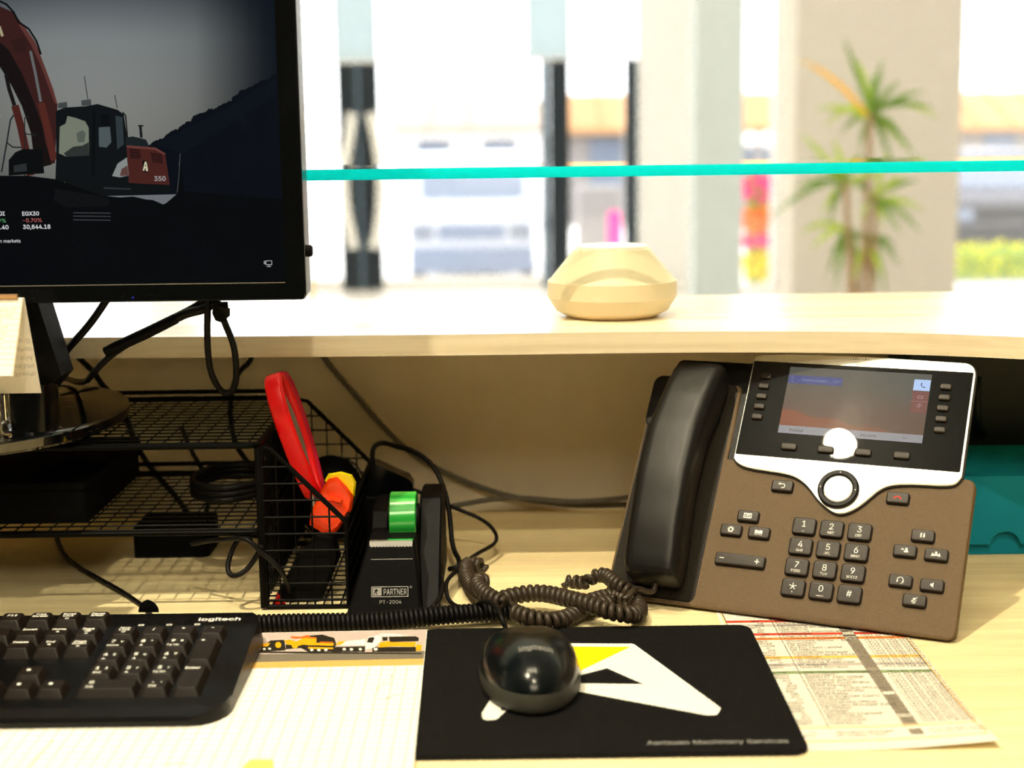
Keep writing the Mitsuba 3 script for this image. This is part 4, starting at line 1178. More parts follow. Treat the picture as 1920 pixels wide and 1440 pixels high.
# silver bezel that narrows to the wheel, black glass, colour display
cur = [(87.0, 116.8), (97, 110.6), (113, 108.8), (130, 107.2), (140, 103.5), (147, 98.0), (153.5, 91.0), (159, 86.2), (165, 82.3), (171, 80.6), (177, 82.3), (183, 86.4), (188.5, 92.0), (194, 98.6), (201, 104.4), (211, 107.2), (224, 108.4), (240, 109.2), (248, 111.5), (251.5, 117)]
cs_ = CubicSpline(np.arange(len(cur)), np.array(cur))
cv = cs_(np.linspace(0, len(cur) - 1, 70))
bz = Polygon(np.vstack([cv, [(251.3, 197)], rrect(200, 251, 190, 206.6, 9, 6)[:7][::1], [(165, 207.6), (113, 206.2), (94, 204.6), (88.0, 203.0), (87.0, 200)]])).buffer(0)
put(TP + '__bezel_shadow_gap', ph(prism(bz.buffer(1.0), -2, 1.4)), 'phone_groove')
bzm = tri(mani(prism(bz, -2, 3.4)) + mani(prism(bz.buffer(-.5), 3.3, 4.0)))
put(TP + '__bezel', ph(bzm), 'silver')
put(TP + '__glass_panel', ph(slab(87.6, 250.0, 119.8, 198.8, 3.5, 4.5, 1.0, .2)), 'display_glass')
sc0, sc1, sv0, sv1 = 116.5, 221.5, 139.6, 195.2


def lcd(p, n, uv):
    d = p - mi.Point3f(*P0.tolist())
    u = dr.clip((dr.dot(d, mi.Vector3f(*E1.tolist())) * 1000 - sc0) / (sc1 - sc0), 0, 1)
    v = dr.clip((dr.dot(d, mi.Vector3f(*E2.tolist())) * 1000 - sv0) / (sv1 - sv0), 0, 1)
    sky_ = mix((.105, .060, .045), (.085, .085, .072), smoothstep(.25, 1.0, v))
    sky_ = mix(sky_, (.085, .090, .080), smoothstep(.45, 1.0, u) * smoothstep(.3, .9, v))
    hill_ = .35 - .28 * u + .02 * dr.sin(u * 21)
    c = mix(mix((.22, .055, .028), (.16, .070, .04), u), sky_, smoothstep(hill_ - .015, hill_ + .015, v))
    return c * KL


def lit(key, mesh, c, m='phone_black'):
    return put(key, mesh, m, emitter=glow(c))


scene['lcd_surface'] = smudged((.014, .013, .012), .022)
scrm = prism(sbox(sc0, sv0, sc1, sv1), 4.4, 4.7)
scr_top = trimesh.Trimesh([(sc0, sv0, 4.7), (sc1, sv0, 4.7), (sc1, sv1, 4.7), (sc0, sv1, 4.7)], [(0, 1, 2), (0, 2, 3)], process=False)
put(TP + '__screen', ph(scr_top), 'lcd_surface', uv=[(0, 0), (1, 0), (1, 1), (0, 1)], emitter={'type': 'area', 'sampling_weight': .02, 'radiance': proc(lcd)})
flat = lambda g, n0=4.72, t=.06: ph(prism(g, n0, n0 + t))
lit(TP + '__screen__banner', flat(sbox(sc0 + .3, 181.2, 157.5, 188.2)), (.040, .055, .20), 'lcd_surface')
lit(TP + '__screen__banner_text', ph(cat(mv(txt('Shams Adams ... 229', 2.1, .05), 127, 183.6, 4.80), mv(txt('x', 2.2, .05), 119, 185.2, 4.80), mv(txt('o', 2.0, .05), 119, 182.2, 4.80))), (.20, .24, .42), 'lcd_surface')
lit(TP + '__screen__bottom_bar', flat(sbox(sc0, sv0, sc1, 146.0)), (.26, .26, .28), 'lcd_surface')
lit(TP + '__screen__bar_text', ph(cat(mv(txt('Redial', 2.7, .05), 124.5, 141.2, 4.80), mv(txt('Recents', 2.3, .05), 177, 141.5, 4.80), mv(txt('>>', 2.0, .05), 207, 142, 4.80))), (.05, .05, .06), 'lcd_surface')
lit(TP + '__screen__call_tile', flat(sbox(209.5, 181.5, sc1 - .3, 190.5)), (.42, .58, .88), 'lcd_surface')
lit(TP + '__screen__side_tile', flat(sbox(209.5, 163.5, sc1 - .3, 181.0)), (.17, .06, .055), 'lcd_surface')
hsi = affinity.translate(unary_union([stroke([(-1, 1.4), (-1.2, 0), (0.2, -1.6), (1.5, -1.8)], .55), Point(-1, 1.3).buffer(.5), Point(1.4, -1.7).buffer(.5)]), 216, 186)
sti = unary_union([sbox(213.5, 175, 217.5, 177.4).difference(sbox(214, 175.5, 217, 176.9)), stroke([(213.5, 168.6), (217.5, 168.6)], .4), stroke([(213.5, 170.2), (217.5, 170.2)], .4), stroke([(215.5, 167.4), (215.5, 171.4)], .4), stroke([(209.5, 172.6), (221, 172.6)], .25)])
lit(TP + '__screen__tile_icon', ph(cat(prism(hsi, 4.80, 4.85))), (.03, .05, .12), 'lcd_surface')
lit(TP + '__screen__tile_icon', ph(cat(prism(sti, 4.80, 4.85))), (.36, .22, .24), 'lcd_surface')
bars = [1.2, 2.0, 3.2, 2.0, 1.2, 2.0, 3.2, 2.0, 1.2]
lg = [stroke([(168 - 7.2 + 1.8 * i, 204.3 - 0), (168 - 7.2 + 1.8 * i, 204.0 + b * .62)], .62) for i, b in enumerate(bars)]
mat('logo_brown', lin(58, 44, 26), .5, .3)
put(TP + '__logo', ph(cat(prism(unary_union(lg), 4.0, 4.12), mv(txt('CISCO', 2.3, .12, True, 'c'), 168, 200.4, 4.0))), 'logo_brown')


def key(u, v, w, h, ic=None, ink='white_ink', top=3.2, r=1.6, base=0.0, m='phone_key', ledge=True):
    k = free(TP + '__key')
    put(k, ph(hull(np.vstack([lift(rrect(u - w / 2, u + w / 2, v - h / 2, v + h / 2, r, 4), base), lift(rrect(u - w / 2, u + w / 2, v - h / 2, v + h / 2, r, 4), top - .7), lift(rrect(u - w / 2 + .35, u + w / 2 - .35, v - h / 2 + .35, v + h / 2 - .35, r, 4), top - .15), lift(rrect(u - w / 2 + .9, u + w / 2 - .9, v - h / 2 + .9, v + h / 2 - .9, r * .7, 4), top)]))), m, 25, fixed=True)
    if ledge: grooves.append(Polygon(rrect(u - w / 2 - .5, u + w / 2 + .5, v - h / 2 - .5, v + h / 2 + .5, r + .4, 4)))
    if ic is not None:
        g = ic if isinstance(ic, trimesh.Trimesh) else prism(ic, 0, .08)
        put(k + '__symbol', ph(mv(g, u, v, top + .01)), ink, fixed=True)
    return k


grooves = []
S, B_ = stroke, lambda x, y, r: Point(x, y).buffer(r)
arc = lambda cx, cy, r, a0, a1, n=14: [(cx + r * math.cos(math.radians(a)), cy + r * math.sin(math.radians(a))) for a in np.linspace(a0, a1, n)]
person = lambda x, y, s: unary_union([B_(x, y + 1.0 * s, .75 * s), ext([(x - 1.5 * s, y - 1.2 * s), (x - 1.1 * s, y - .1 * s), (x, y + .35 * s), (x + 1.1 * s, y - .1 * s), (x + 1.5 * s, y - 1.2 * s)])])
icons = {
    'back': unary_union([S([(-2.4, 1.2), (0.6, 1.2)] + arc(.7, -.3, 1.5, 90, -90) + [(-.4, -1.8)], .6), ext([(-2.9, 1.2), (-1.3, 2.3), (-1.3, .1)])]),
    'end': unary_union([S(arc(0, -2.2, 2.9, 40, 140), .95), S([(2.1, -.5), (2.5, -1.2)], 1.1), S([(-2.1, -.5), (-2.5, -1.2)], 1.1)]),
    'vm': sbox(-3, -2, 3, 2).difference(unary_union([B_(-1.4, 0, 1.1).difference(B_(-1.4, 0, .6)), B_(1.4, 0, 1.1).difference(B_(1.4, 0, .6)), sbox(-1.4, -1.1, 1.4, -.65)])),
    'gear': unary_union([B_(0, 0, 1.7)] + [affinity.rotate(sbox(-.45, 1.4, .45, 2.4), 45 * i, origin=(0, 0)) for i in range(8)]).difference(B_(0, 0, 1.0)),
    'book': unary_union([ext([(-.15, -1.4), (-.15, 1.3), (-1.4, 1.8), (-2.8, 1.4), (-2.8, -1.3), (-1.4, -.9)]), ext([(.15, -1.4), (.15, 1.3), (1.4, 1.8), (2.8, 1.4), (2.8, -1.3), (1.4, -.9)]), S([(-2.8, -1.9), (-.3, -1.9)], .3), S([(.3, -1.9), (2.8, -1.9)], .3)]),
    'hold': unary_union([sbox(-1.6, -1.6, -.45, 1.6), sbox(.45, -1.6, 1.6, 1.6)]),
    'xfer': unary_union([person(1.2, 0, 1.15), S([(-2.6, .7), (-1.2, .7)], .6), ext([(-1.5, 1.6), (-.3, .7), (-1.5, -.2)])]),
    'conf': unary_union([person(0, .2, 1.05), person(-2.2, -.5, .75), person(2.2, -.5, .75)]),
    'head': unary_union([S(arc(0, .2, 2.1, -25, 205), .5), S([(-1.9, -.2), (-1.9, -1.4)], 1.0), S([(1.9, -.2), (1.9, -1.4)], 1.0), S([(1.9, -1.6), (1.0, -2.2), (.2, -2.2)], .35)]),
    'spk': ext([(-.9, -.8), (-.9, .8), (0, .8), (1.2, 2), (1.2, -2), (0, -.8)]),
    'mute': unary_union([S([(0, .2), (0, 1.4)], 1.7), S(arc(0, .3, 1.55, 190, 350), .35), S([(0, -1.2), (0, -2.1)], .4), S([(-1.1, -2.2), (1.1, -2.2)], .45), S([(-1.9, -1.5), (2.1, 2.1)], .5)]),
}
for nm, (u, v) in dict(back=(126.7, 98.2), end=(210.0, 97.0), vm=(105.9, 72.0), gear=(95.4, 60.0), book=(116.2, 60.0), hold=(230.9, 70.4), xfer=(220.3, 58.0), conf=(241.6, 57.5), head=(220.4, 35.9), spk=(241.6, 35.2), mute=(231.5, 23.0)).items():
    k = key(u, v, 15.6, 8.6, icons[nm], 'end_red' if nm == 'end' else 'white_ink')
mat('end_red', lin(226, 40, 34), .5, .2)
key(106.3, 37.5, 36.5, 9.0, unary_union([sbox(-15, -.25, -11.6, .4), sbox(11, -.35, 14.6, .35), sbox(12.45, -1.8, 13.15, 1.8)]))
nums = [('1', '...'), ('2', 'ABC'), ('3', 'DEF'), ('4', 'GHI'), ('5', 'JKL'), ('6', 'MNO'), ('7', 'PQRS'), ('8', 'TUV'), ('9', 'WXYZ'), ('*', '+'), ('0', '_'), ('#', '')]
for i, (a, b) in enumerate(nums):
    u, v = 147.9 + 19.8 * (i % 3), 68.6 - 15.6 * (i // 3)
    if a == '*': g = [prism(unary_union([affinity.rotate(sbox(-.3, 0, .3, 2.6), 72 * j, origin=(0, 0)) for j in range(5)]), 0, .08).apply_translation((0, .6, 0))]
    else: g = [mv(txt(a, 4.6, .08, False, 'c'), 0, -.9 if b else -2.2)]
    if b == '_': g.append(bx(-2.6, 2.6, -4.3, -3.9, 0, .08))
    elif b: g.append(mv(txt(b, 1.9, .08, False, 'c'), 0, -4.2))
    key(u, v, 16.4, 12.6, cat(*g), r=2.2, top=3.4)
for i in range(5):
    key(99.3 - .15 * i + (.0), 185.6 - 8.65 * i, 8.4, 4.6, None, top=6.6, r=1.4, base=4.3, ledge=False)
    key(232.4 + .0 * i, 185.6 - 8.65 * i - .2, 8.4, 4.6, None, top=6.6, r=1.4, base=4.3, ledge=False)
for u in (127.0, 154.2, 181.5, 208.8):
    key(u, 128.5, 11.8, 5.4, None, top=6.8, r=1.4, base=4.3, ledge=False)
put(TP + '__key_recess', ph(prism(unary_union(grooves), -.3, .12)), 'phone_groove')
WC = (168.2, 98.4)
put(TP + '__wheel_ring', ph(mv(lathe([(10.6, 4.0), (10.6, 6.2), (11.4, 7.0), (13.6, 7.0), (14.6, 6.0), (14.8, 4.0)], 64), *WC)), 'phone_black', 30)
put(TP + '__wheel_button', ph(mv(lathe([(0, 6.4), (9.6, 6.2), (10.3, 5.6), (10.4, 4.0), (0, 4.0)], 64), *WC)), 'wheel_white', 30)
put(TP + '__wheel_mark', ph(cat(*[prism(B_(WC[0] + 12.5 * math.cos(a), WC[1] + 12.5 * math.sin(a), .45), 7.0, 7.1) for a in (0, math.pi / 2, math.pi)])), 'white_ink')

# handset: one lofted shell, thick at ear and mouth, arched between
tag('telephone_handset', 'matte black telephone handset lying in the cradle at the left of the telephone', 'handset')
st = [  # v, centre u, half width, top n, bottom n
    (8.0, 51, 15.5, 26, 10), (9.5, 51, 18.5, 31, 5), (14, 50.5, 20.3, 34, 3.2), (28, 50, 21.0, 37, 3.2), (46, 49, 21.0, 39.5, 3.4), (60, 48.5, 21.0, 40.5, 7), (90, 47.5, 21.2, 42, 11), (120, 48, 21.4, 42, 11), (138, 49.5, 21.2, 40.5, 5), (150, 51, 21.0, 39.5, 2.8), (165, 52.5, 20.8, 36.5, 2.8), (176, 53.5, 20.0, 33, 3.2), (181.5, 54, 18, 29, 6), (183, 54, 15.5, 25, 10)]
st = np.array(st, float)
vv = np.unique(np.r_[np.linspace(st[0, 0], st[-1, 0], 60), st[:, 0]])
from scipy.interpolate import PchipInterpolator
ps = PchipInterpolator(st[:, 0], st[:, 1:])
sec = [(math.cos(a), math.sin(a)) for a in np.linspace(0, 2 * math.pi, 41)[:-1]]
V, Fc = [], []
for v in vv:
    cu, hw, nt, nb = ps(v)
    mn, hh = (nt + nb) / 2, (nt - nb) / 2
    for c, s in sec:
        e = .42 if s > 0 else .35
        V.append((cu + hw * np.sign(c) * abs(c) ** .36, v, mn + hh * np.sign(s) * abs(s) ** (.66 if s > 0 else .4)))
k_ = len(sec)
for i in range(len(vv) - 1):
    for j in range(k_):
        a, b = i * k_ + j, i * k_ + (j + 1) % k_
        Fc += [(a, b + k_, b), (a, a + k_, b + k_)]
V += [(51, 7.8, 18), (54, 183.2, 17.5)]
for j in range(k_):
    Fc += [(len(V) - 2, j, (j + 1) % k_), (len(V) - 1, (len(vv) - 1) * k_ + (j + 1) % k_, (len(vv) - 1) * k_ + j)]
put('telephone_handset__shell', ph(trimesh.Trimesh(np.array(V, float), np.array(Fc), process=False)), 'handset_black', 45)
hl = [P0 + .001 * (u * E1 + v * E2 + n * E3) for u, v, n in ((52, 12, 16), (52, 7, 15), (51.5, 2, 15))] + [on(1196, 1104, .018), on(1180, 1117, .018), on(1168, 1124, .016)]
put('handset_cord__lead', tube(spath(hl, .002), .0021, 8), 'coil_plastic', True)

# teal box and dark bin at the right under the counter
mat('teal_card', proc(lambda p, n, uv: mix(lin(5, 124, 152), lin(12, 138, 166), noise(p.x * 60, p.y * 60, p.z * 12))), .7, .2)
mat('bin_dark', lin(8, 26, 30), .5, .4)
tag('teal_box', 'teal cardboard box with a thumb notch on the desk right of the telephone', 'box')
tx0, tx1, tz = .325, .62, .0665
lid = sbox(tx0, .0105, tx1, tz).difference(Point(float(at(1883, 1022, 1.148)[0]), .0085).buffer(.0125))
put('teal_box__lid', cat(xf(prism(lid, 0, .0018), basis([0, 1.148, 0], [1, 0, 0], [0, 0, 1], [0, -1, 0])), bx(tx0, tx1, 1.148, 1.262, tz - .0018, tz), bx(tx0, tx0 + .0018, 1.148, 1.262, .0105, tz), bx(tx1 - .0018, tx1, 1.148, 1.262, .0105, tz)), 'teal_card')
put('teal_box__base', bx(tx0 + .002, tx1 - .002, 1.1525, 1.26, 0, tz - .003, .0008), 'teal_card')
tag('dark_bin', 'dark storage bin standing behind the teal box under the counter', 'bin')
put('dark_bin__body', hull(np.vstack([lift(rrect(.345, .66, 1.268, 1.312, .01), .0), lift(rrect(.335, .67, 1.266, 1.313, .012), .160)])), 'bin_dark', 30)
put('dark_bin__rim', slab(.332, .673, 1.264, 1.3135, .160, .170, .012, .002), 'bin_dark', 30)
put('dark_bin__handle', tube(spath([(.405, 1.266, .125), (.402, 1.256, .115), (.403, 1.255, .09), (.412, 1.264, .075)], .004), .003, 8), 'bin_dark', True)

# ---------------------------------------------------------------- mouse pad
mat('pad_black', proc(lambda p, n, uv: mix(lin(9, 9, 10), lin(24, 23, 22), noise(p.x * 1500, p.y * 1500, 0))), .9, .08)
mat('pad_rubber', lin(10, 10, 11), .7, .3)
mat('print_white', lin(232, 228, 218), .7, .2)
mat('print_yellow', lin(250, 212, 0), .7, .2)
mat('print_grey', lin(128, 126, 122), .8, .2)
tag('mouse_pad', 'black mouse pad with a white and yellow triangular emblem, under the mouse', 'mouse pad')
o = [(float(on(*p, .003)[0]), float(on(*p, .003)[1])) for p in ((808, 1178), (1410, 1168), (1512, 1410), (755, 1414))]
px0, px1, py0, py1 = -.0635, .1620, .7680, .9810
put('mouse_pad__base', slab(px0, px1, py0, py1, 0, .0016, .010, .0003, 8), 'pad_rubber')
put('mouse_pad__cloth', slab(px0, px1, py0, py1, .0016, .0030, .010, .0005, 8), 'pad_black', 30)
mp = lambda L, z=.003: [(float(on(x, y, z)[0]), float(on(x, y, z)[1])) for x, y in L]
wht = ext(mp([(1000, 1206), (1188, 1207), (1352, 1328), (1344, 1341), (1324, 1341), (1060, 1292), (965, 1318), (930, 1350), (906, 1350), (903, 1338), (930, 1295)])).buffer(-.003).buffer(.006).buffer(-.003)
blk = ext(mp([(1030, 1281), (1138, 1253), (1207, 1283)]))
yel = ext(mp([(1010, 1212), (1182, 1213), (1088, 1258), (945, 1322), (938, 1312)]))
put('mouse_pad__emblem_white', prism(wht.difference(blk).difference(yel), .0030, .00308), 'print_white')
put('mouse_pad__emblem_yellow', prism(yel.difference(blk.buffer(.002)), .0030, .00308), 'print_yellow')
t_ = txt('Aertssen Machinery Services', .0046, .00008, True)
t_.apply_scale((.0795 / t_.bounds[1][0], 1, 1))
put('mouse_pad__lettering', mv(t_, .0725, .7795, .0030), 'print_grey')

# ---------------------------------------------------------------- mouse
mat('mouse_gloss', lin(6, 11, 13), .2, .34)
mat('mouse_grey', lin(56, 56, 50), .5, .25)
tag('computer_mouse', 'black computer mouse with a glossy top and grey sides on the mouse pad', 'mouse')
mcx, my0, my1, mhw, mzt = .0085, .820, .9315, .0315, .0345


def mouse_w(s):
    """half width along the body, s = 0 at the back and 1 at the front"""
    return mhw * (np.clip(1 - abs(2 * s - 1) ** 2.7, 0, 1) ** .5) * (1 + .05 * (.5 - s))


n1, n2 = 48, 33
V, Fc = [], []
lev = [0, .0025, .006, .012, .018, .024, .029, .033, .0355, .0365]
prof = lambda z: math.sqrt(max(0.0, 1 - (z / mzt) ** 2.6))
rings = []
for z in np.array([0, .02, .08, .2, .35, .5, .64, .76, .86, .93, .975, .995]) * mzt:
    k = prof(z) * (.93 if z == 0 else (.975 if z < .02 * mzt + 1e-6 else 1.0))
    ringp = []
    for a in np.linspace(0, 2 * math.pi, 65)[:-1]:
        cx, sy = math.cos(a), math.sin(a)
        e = .74 if sy > 0 else .97
        X = mhw * np.sign(cx) * abs(cx) ** e
        Y = .5 * (my1 - my0) * np.sign(sy) * abs(sy) ** (.80 if sy > 0 else .97)
        taper = 1 + .05 * sy
        top = .0045 * (z / mzt)                       # the hump sits a little behind the middle
        ringp.append((mcx + X * k * taper, (my0 + my1) / 2 + Y * (k * .6 + .4 * k ** .8) - top * 1.0, .0030 + .0006 + z * (1 - .10 * max(0, sy))))
    rings.append(ringp)
nr = 64
V = [p for r_ in rings for p in r_]
for i in range(len(rings) - 1):
    for j in range(nr):
        a, b = i * nr + j, i * nr + (j + 1) % nr
        Fc += [(a, b, b + nr), (a, b + nr, a + nr)]
V += [tuple(np.mean(rings[0], axis=0)), tuple(np.mean(rings[-1], axis=0) + [0, 0, .0001])]
for j in range(nr):
    Fc += [(len(V) - 2, (j + 1) % nr, j), (len(V) - 1, (len(rings) - 1) * nr + j, (len(rings) - 1) * nr + (j + 1) % nr)]
mm = trimesh.Trimesh(np.array(V, float), np.array(Fc), process=False)
mm = mm.subdivide_loop(1)
ms_ = mani(mm)
rot = m3.Manifold
pn = np.array([.02, .075, 1.0])
pn /= np.linalg.norm(pn)
po = np.array([mcx, (my0 + my1) / 2, .0125])
up_, lo_ = ms_.split_by_plane(pn.tolist(), float(pn @ po))
turn = trimesh.transformations.rotation_matrix(math.radians(3), (0, 0, 1), (mcx, .88, 0))
put('computer_mouse__top_shell', xf(tri(up_), turn), 'mouse_gloss', 40)
put('computer_mouse__side_skirt', xf(tri(lo_), turn), 'mouse_grey', 40)
put('computer_mouse__glide_foot', xf(cat(bx(mcx - .02, mcx + .02, my0 + .012, my0 + .020, .003, .0037), bx(mcx - .02, mcx + .02, my1 - .022, my1 - .014, .003, .0037)), turn), 'pad_rubber')
lt = txt('logitech', .0042, .0004, True, 'c')
lt.apply_scale((.0205 / (lt.bounds[1][0] - lt.bounds[0][0]), 1, 1))
lt = xf(lt, basis([mcx + .002, .846, .0], [1, 0, 0], [0, 1, 0], [0, 0, 1]))
hit = mm.ray if False else None
vz = np.array(mm.vertices)
from scipy.interpolate import LinearNDInterpolator
upv = vz[vz[:, 2] > .012]
fz2 = LinearNDInterpolator(upv[:, :2], upv[:, 2])
lv = np.array(lt.vertices)
lv[:, 2] += fz2(lv[:, 0], lv[:, 1]) + .00005
put('computer_mouse__lettering', xf((lambda a: trimesh.Trimesh(a, lt.faces, process=False))(lv), turn), 'print_grey')

# ---------------------------------------------------------------- keyboard
mat('kb_black', lin(5, 5, 6), .38, .2)
mat('kb_key', lin(27, 21, 17), .42, .2)
KX0, KX1 = -.625, -.1685
tag('keyboard', 'black full-size computer keyboard at the lower left with white legends', 'keyboard')
kprof = Polygon([(.8095, .0055), (.8075, .0085), (.8085, .0115), (.817, .0138), (.831, .0145), (.836, .0125), (.950, .0235), (.958, .0240), (.964, .0215), (.9665, .016), (.966, .010), (.960, .0055)])
kb = trimesh.creation.extrude_polygon(kprof, KX1 - KX0, engine='earcut')
kb.apply_transform(basis([KX0, 0, 0], [0, 1, 0], [0, 0, 1], [1, 0, 0]))
plan = Polygon(rrect(KX0, KX1, .8075, .9667, .024, 10))
edge = Polygon(rrect(KX0 + .0035, KX1 - .0035, .8110, .9632, .020, 10))
cut1 = hull(np.vstack([lift(plan.exterior.coords[:-1], -.001), lift(plan.exterior.coords[:-1], .009), lift(edge.exterior.coords[:-1], .030)]))
put('keyboard__case', tri(mani(kb) ^ mani(cut1)), 'kb_black', 35)
kz = lambda y: .0125 + (y - .836) / (.950 - .836) * .0110
U = .01905
well = []
for x0, x1, y0, y1 in ((-.6175, -.3295, .8325, .9085 + .019), (-.3255, -.2680, .8325 - .0, .8325 + .0385), (-.3255, -.2680, .8890, .9275), (-.2640, -.1860, .8325, .9275), (-.6175, -.3295, .9325, .9515), (-.3255, -.2680, .9325, .9515)):
    well.append((x0, x1, y0, y1))
slope = np.array([0, .114, .011])
slope /= np.linalg.norm(slope)
knorm = np.cross([1, 0, 0], slope)


def kkey(x, y, w=1.0, h=1.0, legend=None, hgt=.0062):
    """one key cap on the sloping case; legend: list of (text, dx mm, dy mm, height mm)"""
    k = free('keyboard__key')
    W_, H_ = w * U - .0016, h * U - .0016
    M = basis([x, y, kz(y) - .0006], [1, 0, 0], slope, knorm)
    tw, th = W_ - .0046, H_ - .0048
    dy = .0012
    put(k, xf(hull(np.vstack([lift(rrect(-W_ / 2, W_ / 2, -H_ / 2, H_ / 2, .0012, 2), 0), lift(rrect(-W_ / 2 + .0002, W_ / 2 - .0002, -H_ / 2 + .0002, H_ / 2 - .0002, .0012, 2), .001), lift(rrect(-tw / 2, tw / 2, -th / 2 + dy, th / 2 + dy, .0018, 2), hgt - .0003), lift(rrect(-tw / 2 + .0004, tw / 2 - .0004, -th / 2 + dy + .0004, th / 2 + dy - .0004, .0016, 2), hgt)])), M), 'kb_key', 25, fixed=True)
    if legend:
        ms = []
        for s, dx, dy_, hh in legend:
            if s == 'dot': ms.append(prism(Point(dx * .001, dy_ * .001).buffer(hh * .001), 0, .0001))
            elif s == 'up': ms.append(prism(ext([(dx * .001 - .0012, dy_ * .001), (dx * .001 + .0012, dy_ * .001), (dx * .001, dy_ * .001 + .0018)]), 0, .0001))
            elif s == 'lock': ms.append(mv(prism(sbox(-.0012, 0, .0012, .0018).difference(sbox(-.0008, .0004, .0008, .0014)), 0, .0001), dx * .001, dy_ * .001))
            else: ms.append(mv(txt(s, hh * .001, .0001, True, 'c'), dx * .001, dy_ * .001))
        put(k + '__legend', xf(mv(cat(*ms), 0, dy * .8, hgt), M), 'white_ink', fixed=True)


XN = [-.2536, -.2346, -.2155, -.1965]
RY = [.918, .899, .880, .861, .842]
arabic = {7: 'v', 8: '^', 9: '9', 4: 'E', 5: 'o', 6: '7', 1: '1', 2: 'r', 3: 'r'}
kkey(XN[0], RY[0], legend=[('Num', 0, 3.0, 2.3), ('Lock', 0, .2, 2.3), ('lock', 0, -2.8, 2)])
kkey(XN[1], RY[0], legend=[('/', 0, 0, 3)])
kkey(XN[2], RY[0], legend=[('*', 0, 0, 3.4)])
kkey(XN[3], RY[0], legend=[('-', 0, 1, 3.4)])
sub = {7: 'Home', 9: 'Pg Up', 1: 'End', 3: 'Pg Dn'}
for r, row in enumerate(((7, 8, 9), (4, 5, 6), (1, 2, 3))):
    for c, d in enumerate(row):
        lg_ = [(str(d), -2.6, 1.0, 3.6), (arabic[d], 3.0, 1.2, 2.6)]
        if d in sub: lg_.append((sub[d], -1.6, -4.0, 2.0))
        else: lg_.append(('up', -2.6, -3.8, 2))
        kkey(XN[c], RY[1 + r], legend=lg_)
kkey(XN[3], (RY[1] + RY[2]) / 2, 1, 2, legend=[('+', -2.5, 11, 3.6)])
kkey(XN[3], (RY[3] + RY[4]) / 2, 1, 2, legend=[('Enter', -1, 9.5, 2.8)])
kkey((XN[0] + XN[1]) / 2, RY[4], 2, 1, legend=[('0', -10.5, 1, 3.6), ('Ins', -10.5, -4, 2.2)])
kkey(XN[2], RY[4], legend=[('.', -2, 1, 3.6), ('Del', -1.5, -4, 2.2), ('.', 3, 1.5, 3)])
XV = [-.3155, -.2965, -.2774]
for x, (a, b) in zip(XV, ((('Insert',), ('Delete',)), (('Home', 'r'), ('End', 'r')), (('Page', 'Up', 'up'), ('Page', 'Down', 'up')))):
    for y, L in ((RY[0], a), (RY[1], b)):
        lg_ = [(s, 0, 2.2 - 3.0 * i, 2.4) if s not in ('up', 'r') else ('up', 0, 2.0 - 3.0 * i, 1) for i, s in enumerate(L)]
        kkey(x, y, legend=lg_)
for x, L in zip(XV, (('Print', 'Screen'), ('Scroll', 'Lock', 'lock'), ('Pause', 'Break'))):
    kkey(x, .942, legend=[(s, 0, 2.2 - 2.9 * i, 2.3) if s != 'lock' else ('lock', 0, -4.6, 1) for i, s in enumerate(L)])
for x, y in ((XV[1], RY[3]), (XV[0], RY[4]), (XV[1], RY[4]), (XV[2], RY[4])):
    kkey(x, y, legend=[('dot', -1.5, 1.5, 1.3)])
# the main block: function row, then five rows whose last key ends at the same edge
xe = -.3345 + U / 2
for i in range(12):
    x = xe - U / 2 - i * U - (i // 4) * U * .5
    kkey(x, .942, legend=[(f'F{12 - i}', 0, 1, 2.6)] if i == 0 else None)
kkey(xe - 14.5 * U, .942)
for y, ws in ((RY[0], [2] + [1] * 13), (RY[1], [1.5] + [1] * 12 + [1.5]), (RY[2], [2.25] + [1] * 11 + [1.75]), (RY[3], [2.75] + [1] * 10 + [2.25]), (RY[4], [1.25] * 4 + [6.25] + [1.25] * 3)):
    x = xe
    for i, w in enumerate(ws):
        kkey(x - w * U / 2, y, w, legend=[('up', -4, 0, 1)] if (i == 0 and y == RY[3]) else None)
        x -= w * U
lt = txt('logitech', .0046, .0002, True)
lt.apply_scale((.0285 / lt.bounds[1][0], 1, 1))
put('keyboard__brand_text', xf(mv(lt, -.2115, 0, 0), basis([0, .9435, kz(.9435) + .0005], [1, 0, 0], slope, knorm)), 'white_ink')
ind = []
for x in (-.2475, -.2290, -.2105):
    ind.append(mv(prism(sbox(-.0018, 0, .0018, .0022).difference(sbox(-.0012, .0005, .0012, .0017)), 0, .0002), x, 0))
put('keyboard__indicator', xf(cat(*ind), basis([0, .9370, kz(.9370) + .0004], [1, 0, 0], slope, knorm)), 'white_ink')
put('keyboard__cable_gland', hull([at(px, py, y) for y in (.972, .985) for px, py in ((259, 1148), (262, 1135), (269, 1127), (276, 1124), (283, 1126), (291, 1131), (297, 1140), (298, 1148))]), 'kb_black', 40)
put('keyboard__cable', tube(spath([at(278, 1142, .975), at(278, 1138, .99) - [0, 0, .008], (-.262, 1.02, .0025), (-.30, 1.08, .0025), (-.36, 1.16, .0025), (-.40, 1.25, .0025)], .005), .0019, 7), 'black_cable', True)

# ---------------------------------------------------------------- notepad with a printed banner
GP = .0081


def squares(p, n, uv):
    a, b = (p.x + .0610) / GP, (p.y - .9040) / GP
    fx, fy = dr.abs(a - dr.round(a)) * GP, dr.abs(b - dr.round(b)) * GP
    ln = dr.maximum(smoothstep(.00042, .00022, fx), smoothstep(.00042, .00022, fy))
    return mix(lin(232, 232, 224), lin(214, 184, 130), ln * .8)


